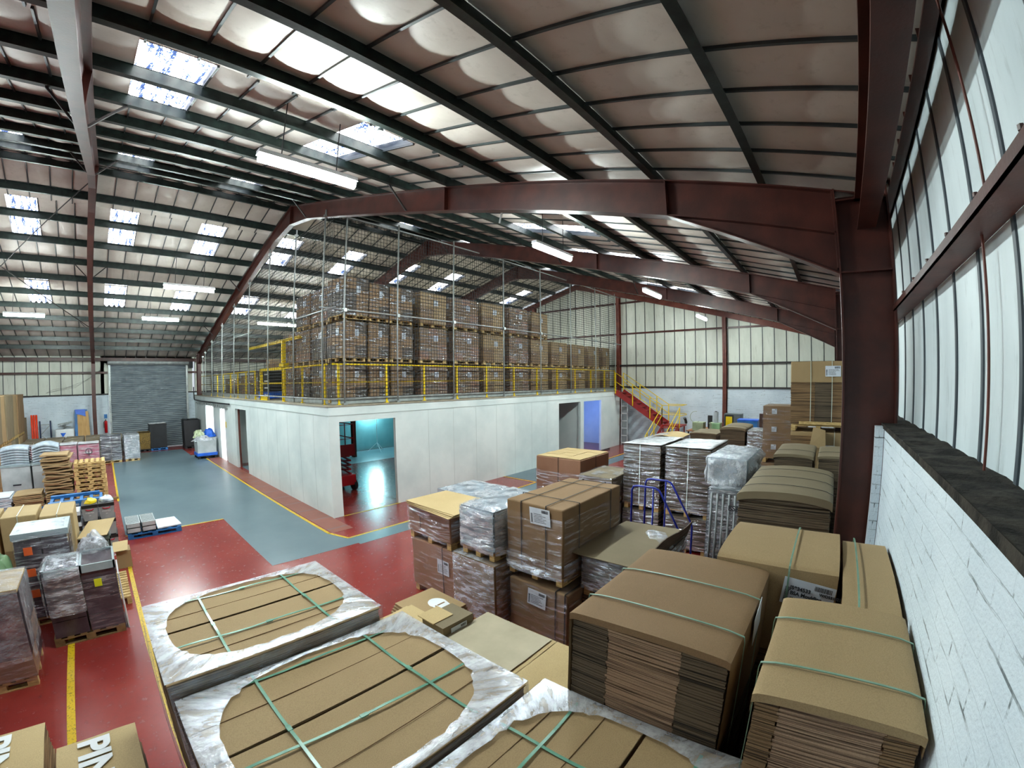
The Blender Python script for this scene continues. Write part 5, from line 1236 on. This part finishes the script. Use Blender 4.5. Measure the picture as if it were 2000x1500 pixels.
# pale pallet boxes with folded sacks on top
for i, (x0, x1) in enumerate(((-3.62, -2.66), (-2.6, -1.66))):
    t = thing('pallet_box', 'pale grey folding pallet box under folded sacks, %s one' % ('left' if i == 0 else 'right'), 'box', ((x0 + x1) / 2, 20.5, 0), 'pallet boxes with sacks')
    b = MB(); b.box(x0, x1, 20., 21., .12, 1.22, 'pale_box'); b.build('body', t, bevel=.015)
    b = MB(); b.box(x0 - .02, x1 + .02, 19.98, 21.02, 1.2, 1.27, 'crate_top'); b.build('rim', t)
    b = MB(); [b.box(x0 + u, x0 + u + .12, 20.05, 20.95, 0, .12, 'grey_plastic') for u in (.05, .42, .8)]; b.build('foot', t)
    b = MB(); b.box(x0 + .35, x0 + .62, 19.985, 20., .55, .6, 'ink'); b.build('handhold', t)
    if i: paper(t, (x0 + .5, 19.985, .95), (.14, 0, 0), (0, 0, .1), 33, lines=5, barcode=False)
    for k in range(7):
        b = MB(); z = 1.28 + k * .085; hh = .075; cr = .03 + .012 * k * (1 if i else .3)
        def fn(u, v, z=z, cr=cr): return (x0 + .03 + u * (x1 - x0 - .06) + R(-.005, .005), 20.05 + v * .9, z + cr * math.sin(PI * u) * 1.2 + hh * math.sin(PI * v) ** .3)
        b.grid(fn, 8, 6, 'sack'); b.grid(lambda u, v: tuple(a - (hh * .8 if j == 2 else 0) for j, a in enumerate(fn(u, v))), 8, 6, 'sack')
        b.grid(lambda u, v: (fn(u, 0)[0], 20.05 - .02 * math.sin(PI * v), fn(u, 0)[2] - hh * .8 * (1 - v)), 8, 2, 'sack')
        tag(b.build('folded_sack', smooth=True), 'folded grey sack on the %s pallet box, %s from the bottom' % ('left' if i == 0 else 'right', ORD[k]), 'sack', 'folded sacks on the pallet boxes')
# flat sheet piles
def sheets(x0, x1, y0, y1, z0, n, dz, m, where, grp, j=.05, name='cardboard_sheet', cat='cardboard sheet', bend=.03):
    for k in range(n):
        a, c = R(-j, j), R(-j, j); z = z0 + k * dz; q = R(0, 9); bb = bend * R(.3, 1.2); rot = math.radians(R(-4, 4))
        b = MB(); cx, cy = (x0 + x1) / 2, (y0 + y1) / 2
        def fn(u, v):
            X, Y = (u - .5) * (x1 - x0), (v - .5) * (y1 - y0)
            return (cx + a + X * math.cos(rot) - Y * math.sin(rot), cy + c + X * math.sin(rot) + Y * math.cos(rot), z + bb * noise.noise((u * 1.5 + q, v * 1.5, q)))
        b.grid(fn, 6, 4, m); o = b.build(name); s = o.modifiers.new('solid', 'SOLIDIFY'); s.thickness = dz * .62
        tag(o, '%s, %s from the bottom' % (where, ORD[k]), cat, grp)
tag(pallet(None, -2.1, -1.25, 18.3, 19.3, 0), 'wooden pallet under the tall leaning cardboard pile', 'pallet')
sheets(-2.08, -1.22, 18.3, 19.3, .16, 22, .074, 'card', 'flattened brown cardboard in the tall uneven pile', 'flattened cardboard in the tall pile', .05, 'flattened_carton', 'cardboard', .08)
tag(pallet(None, -2.98, -2.12, 17.95, 18.95, 0, 'blue_pal'), 'blue pallet under the low cardboard pile', 'pallet')
sheets(-2.98, -2.14, 17.95, 18.9, .17, 9, .05, 'card', 'flat cardboard in the low pile left of the tall one', 'cardboard sheets in the low pile', .03)
tag(pallet(None, -3.98, -3.08, 17.95, 18.95, 0), 'wooden pallet under the pile of white sheets', 'pallet')
sheets(-3.98, -3.06, 17.95, 18.95, .17, 9, .05, 'white_sheet', 'flat white sheet in the low pile at the left edge', 'white sheets in the left pile', .03, 'plastic_sheet', 'sheet')
# stack of empty pallets
pp = tag(pallet(None, -1.12, -.12, 18.3, 19.3, 0, name='wooden_pallet'), 'empty wooden pallet, bottom of the stack by the grey floor', 'pallet', 'empty pallets in the stack')
for k in range(1, 10):
    dup(pp, (-.62 + R(-.02, .02), 18.8 + R(-.02, .02), k * .148), math.radians(R(-1, 1)), 'empty wooden pallet in the stack by the grey floor, %s from the bottom' % ORD[k])
b = MB(); b.bar((-.05, 18.2, .04), (.18, 18.35, .04), .1, .07, 'wood_dark'); tag(b.build('wood_offcut'), 'brown timber offcut on the floor beside the empty pallets', 'timber')
# blue plastic pallet in front of them
t = thing('plastic_pallet', 'blue plastic pallet load edge in front of the cardboard piles', 'pallet', (-1., 14.6, .0))
b = MB(); b.box(-1.55, -.35, 14.2, 15.2, 0, .82, 'grey_goods'); b.build('base_crates', t)
b = MB(); b.box(-1.58, -.32, 14.15, 14.3, .9, .98, 'blue_pal'); b.box(-1.58, -.32, 15.05, 15.2, .9, .98, 'blue_pal'); [b.box(-1.58 + i * .25, -1.5 + i * .25, 14.15, 15.2, .82, .92, 'blue_pal') for i in range(6)]; b.build('pallet_top', t)
# lidded grey crates with red handles
t0 = None
for i, x0 in enumerate((-.7, -.33)):
    for k in range(3):
        z = .02 + k * .39
        t = thing('lidded_crate', 'grey lidded crate with a red handle, %s column, %s' % (('left', 'right')[i], ('bottom', 'middle', 'top')[k]), 'crate', (x0 + .17, 12.8, z), 'grey lidded crates with red handles')
        b = MB(); b.hexa([(x0 + .03, 12.52, z), (x0 + .32, 12.52, z), (x0 + .32, 13.08, z), (x0 + .03, 13.08, z), (x0, 12.5, z + .3), (x0 + .35, 12.5, z + .3), (x0 + .35, 13.1, z + .3), (x0, 13.1, z + .3)], 'grey_plastic'); b.build('body', t)
        b = MB(); b.box(x0 - .005, x0 + .355, 12.49, 13.11, z + .3, z + .375, 'black'); b.build('lid', t)
        b = MB(); b.tube([(x0 + .09, 12.49, z + .28), (x0 + .12, 12.485, z + .255), (x0 + .23, 12.485, z + .255), (x0 + .26, 12.49, z + .28)], .012, 'face_red', 6); b.build('handle', t)
        if k == 2: text(t, 'PYRATEX', (x0 + .075, 12.505, z + .17), (1, 0, 0), (0, 0, 1), .045, 'white'); text(t, '#1', (x0 + .15, 12.512, z + .11), (1, 0, 0), (0, 0, 1), .045, 'white')
heap('yellow_bag', 'bright yellow bag on the left grey lidded crate', 'bag', -.5, 12.8, 1.175, .13, .2, .1, 'yellow', 4, 8)
heap('white_bag', 'pale blue white bag on the right grey lidded crate', 'bag', -.14, 12.85, 1.175, .15, .22, .1, 'white_sheet', 7, 8)
for k in range(4):
    t = thing('slatted_crate', 'pale ventilated crate beside the grey lidded crates, %s from the bottom' % ORD[k], 'crate', (-.95, 12.8, .02 + k * .26), 'pale crates in the left column')
    b = MB(); z = .02 + k * .26; b.box(-1.15, -.76, 12.55, 13.05, z, z + .16, 'black'); b.box(-1.17, -.74, 12.53, 13.07, z + .16, z + .25, 'white_sheet'); b.build('body', t)
# green crate with carton lid
for k in range(3):
    t = thing('green_crate', 'grey green open crate beside the brown cartons, %s from the bottom' % ORD[k], 'crate', (-.4, 10.5, .02 + k * .34), 'grey green crates')
    b = MB(); z = .02 + k * .34; x0, x1, y0, y1 = -.68, -.14, 10.2, 10.85
    b.box(x0, x1, y0, y0 + .02, z, z + .32, 'crate_green'); b.box(x0, x1, y1 - .02, y1, z, z + .32, 'crate_green'); b.box(x0, x0 + .02, y0, y1, z, z + .32, 'crate_green'); b.box(x1 - .02, x1, y0, y1, z, z + .32, 'crate_green'); b.box(x0, x1, y0, y1, z, z + .02, 'crate_green'); b.build('body', t)
    b = MB(); b.box(x0 - .02, x1 + .02, y0 - .02, y0, z + .27, z + .33, 'crate_green'); b.box(x0 - .02, x1 + .02, y1, y1 + .02, z + .27, z + .33, 'crate_green'); b.box(x0 - .02, x0, y0 - .02, y1 + .02, z + .27, z + .33, 'crate_green'); b.box(x1, x1 + .02, y0 - .02, y1 + .02, z + .27, z + .33, 'crate_green'); b.build('rim', t)
b = MB(); b.hexa([(-.72, 10.12, 1.07), (-.18, 10.12, 1.07), (.0, 10.75, 1.22), (-.5, 10.75, 1.22), (-.72, 10.12, 1.082), (-.18, 10.12, 1.082), (.0, 10.75, 1.232), (-.5, 10.75, 1.232)], 'card_light')
tag(b.build('tan_cardboard'), 'flat tan cardboard resting askew on the top green crate', 'cardboard sheet')
t = thing('open_carton', 'small open carton on the floor at the yellow line', 'box', (.08, 11.3, 0))
b = MB(); b.box(-.08, .22, 11.1, 11.5, .0, .38, 'card'); b.build('body', t); b = MB(); b.hexa([(-.16, 11.0, .42), (.16, 11.0, .42), (.2, 11.45, .5), (-.12, 11.45, .5), (-.16, 11.0, .43), (.16, 11.0, .43), (.2, 11.45, .51), (-.12, 11.45, .51)], 'card_light'); b.build('flap', t)
t = thing('slatted_pallet', 'pale wooden slatted pallet end sticking out beside the dark crates', 'pallet', (-.25, 9.9, 0))
b = MB(); [b.box(-.6, .06, 9.15 + i * .13, 9.23 + i * .13, .12, .145, 'wood') for i in range(11)]; [b.box(x, x + .08, 9.15, 10.55, 0, .12, 'wood') for x in (-.58, -.3, -.02)]; b.build('frame', t)
# blue pallet with trays and a white board
tag(pallet(None, .25, 1.6, 13.12, 14.1, 0, 'blue_pal', 'blue_pallet'), 'blue wooden pallet on the floor at the edge of the red square', 'pallet')
for i, x in enumerate((.24, .62)):
    t = thing('vented_tray', 'grey vented plastic tray on the blue pallet, %s of two' % ('left' if i == 0 else 'right'), 'tray', (x + .17, 13.6, .15))
    for k in range(2):
        b = MB(); z = .15 + k * .13; b.box(x, x + .35, 13.15, 13.17, z, z + .12, 'pale_box'); b.box(x, x + .35, 13.98, 14.0, z, z + .12, 'pale_box'); b.box(x, x + .015, 13.15, 14., z, z + .12, 'pale_box'); b.box(x + .335, x + .35, 13.15, 14., z, z + .12, 'pale_box')
        for q in range(9): b.box(x, x + .35, 13.2 + q * .09, 13.23 + q * .09, z + .09, z + .11, 'pale_box')
        b.box(x, x + .35, 13.15, 14., z, z + .015, 'grey_goods'); b.build('tray', t)
b = MB(); b.hexa([(1.0, 13.15, .155), (1.62, 13.2, .155), (1.55, 14.05, .155), (1.02, 14.05, .155), (1.0, 13.15, .185), (1.62, 13.2, .185), (1.55, 14.05, .185), (1.02, 14.05, .185)], 'white'); tag(b.build('white_board'), 'white flat board on the right half of the blue pallet', 'board')

# big brown cartons, wrapped dark crates, brown wrapped load, PIN bundles
wload('large tan-topped carton, right of the pair behind the orange-stickered crates', -1.31, -.72, 10.1, 11.15, 0, 1.6, 'cover', None, None, name='large_carton', cat='carton', ms=('card_light',), straps=[('x', -1.)], sm='white_strap')
wload('large tan-topped carton with a torn top, left of the pair behind the orange-stickered crates', -2.0, -1.38, 10.35, 11.3, 0, 1.6, 'cover', None, None, name='large_carton', cat='carton', ms=('card_light',), straps=[('x', -1.7)], sm='white_strap')
wload('large tan-topped carton cut by the left edge of the picture', -2.75, -2.06, 10.45, 11.3, 0, 1.6, 'cover', None, None, name='large_carton', cat='carton', ms=('card_light',))
t = wload('wrapped dark crates with three orange stickers', -1.62, -.78, 9.08, 9.85, 0, 1.58, 'crates', None, 'film', name='wrapped_crate_stack', cat='crate stack', grid=(2, 1, 5), ms=('crate_dark',), amp=.02)
b = MB(); b.box(-1.64, -.76, 9.06, 9.87, 1.5, 1.6, 'crate_top'); b.build('crate_rim', t)
for k in range(3): b = MB(); b.box(-1.47, -1.34, 9.03, 9.04, 1.24 - .36 * k, 1.37 - .36 * k, 'orange_st'); b.build('sticker', t)
heap('clear_bag', 'clear plastic bag bulging behind the pale rimmed crates', 'bag', -.42, 8.95, 1.0, .33, .25, .42, 'bag', 12)
t = thing('wrapped_crate_stack', 'wrapped pair of purple-brown crate columns with a yellow sticker', 'crate stack', (-.63, 8.5, 0)); pallet(t, -1.17, -.12, 8.12, 8.9, 0, 'wood_dark')
for i, x0 in enumerate((-1.15, -.62)):
    for k in range(4):
        z = .14 + k * .265; b = MB(); b.box(x0 + .01, x0 + .51, 8.12, 8.85, z, z + .255, 'crate_dark'); b.build('crate', t)
    b = MB(); z = 1.1; b.box(x0, x0 + .52, 8.1, 8.13, z, z + .12, 'crate_top'); b.box(x0, x0 + .52, 8.84, 8.87, z, z + .12, 'crate_top'); b.box(x0, x0 + .03, 8.1, 8.87, z, z + .12, 'crate_top'); b.box(x0 + .49, x0 + .52, 8.1, 8.87, z, z + .12, 'crate_top'); b.build('rim', t)
b = MB(); b.box(-.44, -.33, 8.06, 8.07, .86, .98, 'yellow_st'); b.build('sticker', t)
film_shell(t, -1.15, -.62, 8.12, 8.86, .5, 1.22, 'film_heavy', .05, seed=5); film_shell(t, -.62, -.1, 8.12, 8.86, .12, 1.0, 'film_thin', .015, top=False, seed=6)
b = MB(); b.hexa([(-.08, 8.2, 0), (-.06, 8.2, 0), (-.06, 8.9, 0), (-.08, 8.9, 0), (-.09, 8.2, .95), (-.07, 8.2, .95), (-.07, 8.9, .95), (-.09, 8.9, .95)], 'white'); tag(b.build('leaning_sheet'), 'thin white panel leaning on the yellow-stickered crates', 'panel')
t = wload('brown carton load in film with a tan top at the left edge', -2.3, -1.33, 7.15, 8.1, 0, 1.33, 'cartons', None, 'film_thin', name='wrapped_carton_load', cat='pallet load', grid=(2, 2, 4), ms=('card_red', 'crate_dark'), amp=.02)
b = MB(); b.box(-2.3, -1.33, 7.15, 8.0, 1.34, 1.38, 'card_light'); b.build('top_carton', t); film_shell(t, -2.3, -1.33, 7.15, 8.03, .4, 1.38, 'film_side', .03, seed=31)
heap('green_bag', 'clear bag with green contents behind the brown carton load at the left edge', 'bag', -1.95, 9.0, .6, .3, .4, .75, 'chair_green', 17)
for i, (x0, x1, y0, y1, z1) in enumerate(((-.82, -.2, 3.25, 4.2, 1.0), (-1.6, -.93, 3.6, 4.6, 1.02))):
    t = thing('printed_carton_bundle', ('flat carton bundle printed PIN in white letters, nearer the yellow line', 'flat carton bundle printed PIN in white letters, cut by the bottom left corner')[i], 'board bundle', ((x0 + x1) / 2, (y0 + y1) / 2, 0), 'PIN carton bundles')
    pallet(t, x0, x1, y0, y1, 0); b = MB(); boards(b, x0, x1, y0, y1, .14, z1 - .01, 'edge_mid', .02, .012); b.build('board_pile', t)
    b = MB(); b.grid(lambda u, v: (x0 - .01 + u * (x1 - x0 + .02), y0 + v * (y1 - y0), z1 + .012 * noise.noise((u * 2, v * 2, i))), 8, 8, 'card_light'); b.build('top_sheet', t)
    text(t, 'PIN', (x0 + .17, y1 - .04, z1 + .014), (0, -1, 0), (1, 0, 0), .34, 'white', ext=.002, off=.013)
    b = MB(); b.box(x0, x1, y0 + .3, y0 + .31, z1 + .002, z1 + .012, 'white_strap' if i else 'card_brown'); b.build('fold_line', t)

# ------------------------------------------------------------------ lights
def area(name, loc, rot, sx, sy, e, col=(1, 1, 1)):
    l = bpy.data.lights.new(name, 'AREA'); l.shape = 'RECTANGLE'; l.size = sx; l.size_y = sy; l.energy = e; l.color = col
    o = bpy.data.objects.new(name, l); COL.objects.link(o); o.location = loc; o.rotation_euler = rot; return o
def point(name, loc, e, col, r=.1):
    l = bpy.data.lights.new(name, 'POINT'); l.energy = e; l.color = col; l.shadow_soft_size = r
    o = bpy.data.objects.new(name, l); COL.objects.link(o); o.location = loc; return o
point('work_light_source', (12.85, 21.55, 2.2), 110, (.45, .92, 1.), .12)
point('blue_room_source', (20.5, 12.9, 2.6), 60, (.2, .34, 1.), .1)
point('side_room_source', (7.5, 26.5, 2.5), 350, (.95, 1., 1.), .2)
w = bpy.data.worlds.new('daylight'); SC.world = w; w.use_nodes = True
bg = w.node_tree.nodes['Background']; bg.inputs[0].default_value = (.85, .93, 1., 1); bg.inputs[1].default_value = .42

# ------------------------------------------------------------------ camera: wide action camera lens
F = (0.7747744218000702, 0.6312236444823398, -0.03579533448369521); RR = (0.631383675395507, -0.7754285898285818, -0.008071958902166384); U = (0.0328519370574713, 0.01634664255710712, 0.9993265419814896)
cd = bpy.data.cameras.new('camera'); co = bpy.data.objects.new('camera', cd); COL.objects.link(co)
m = Matrix.Identity(4)
for i in range(3): m[i][0] = RR[i]; m[i][1] = U[i]; m[i][2] = -F[i]
m[2][3] = 3.8897537; co.matrix_world = m
cd.type = 'PANO'; cd.panorama_type = 'FISHEYE_LENS_POLYNOMIAL'; cd.sensor_width = 36; cd.sensor_height = 27; cd.sensor_fit = 'HORIZONTAL'; cd.fisheye_fov = PI
cd.fisheye_polynomial_k0 = 0; cd.fisheye_polynomial_k1 = -6.62396177e-02; cd.fisheye_polynomial_k2 = -7.49025352e-05; cd.fisheye_polynomial_k3 = 4.25470902e-05; cd.fisheye_polynomial_k4 = -7.06361630e-07
cd.shift_x = -20.18 / 2000; cd.shift_y = 22.92 / 1500; cd.clip_start = .05; cd.clip_end = 200
SC.camera = co
SC.view_settings.view_transform = 'Standard'; SC.view_settings.look = 'None'; SC.view_settings.gamma = 1; SC.view_settings.exposure = 0.85; SC.view_settings.use_curve_mapping = False
SC.cycles.use_denoising = True; SC.cycles.max_bounces = 7; SC.cycles.transparent_max_bounces = 20; SC.cycles.diffuse_bounces = 4; SC.cycles.glossy_bounces = 3
SC.cycles.sample_clamp_indirect = 6.0; SC.cycles.caustics_reflective = False; SC.cycles.caustics_refractive = False
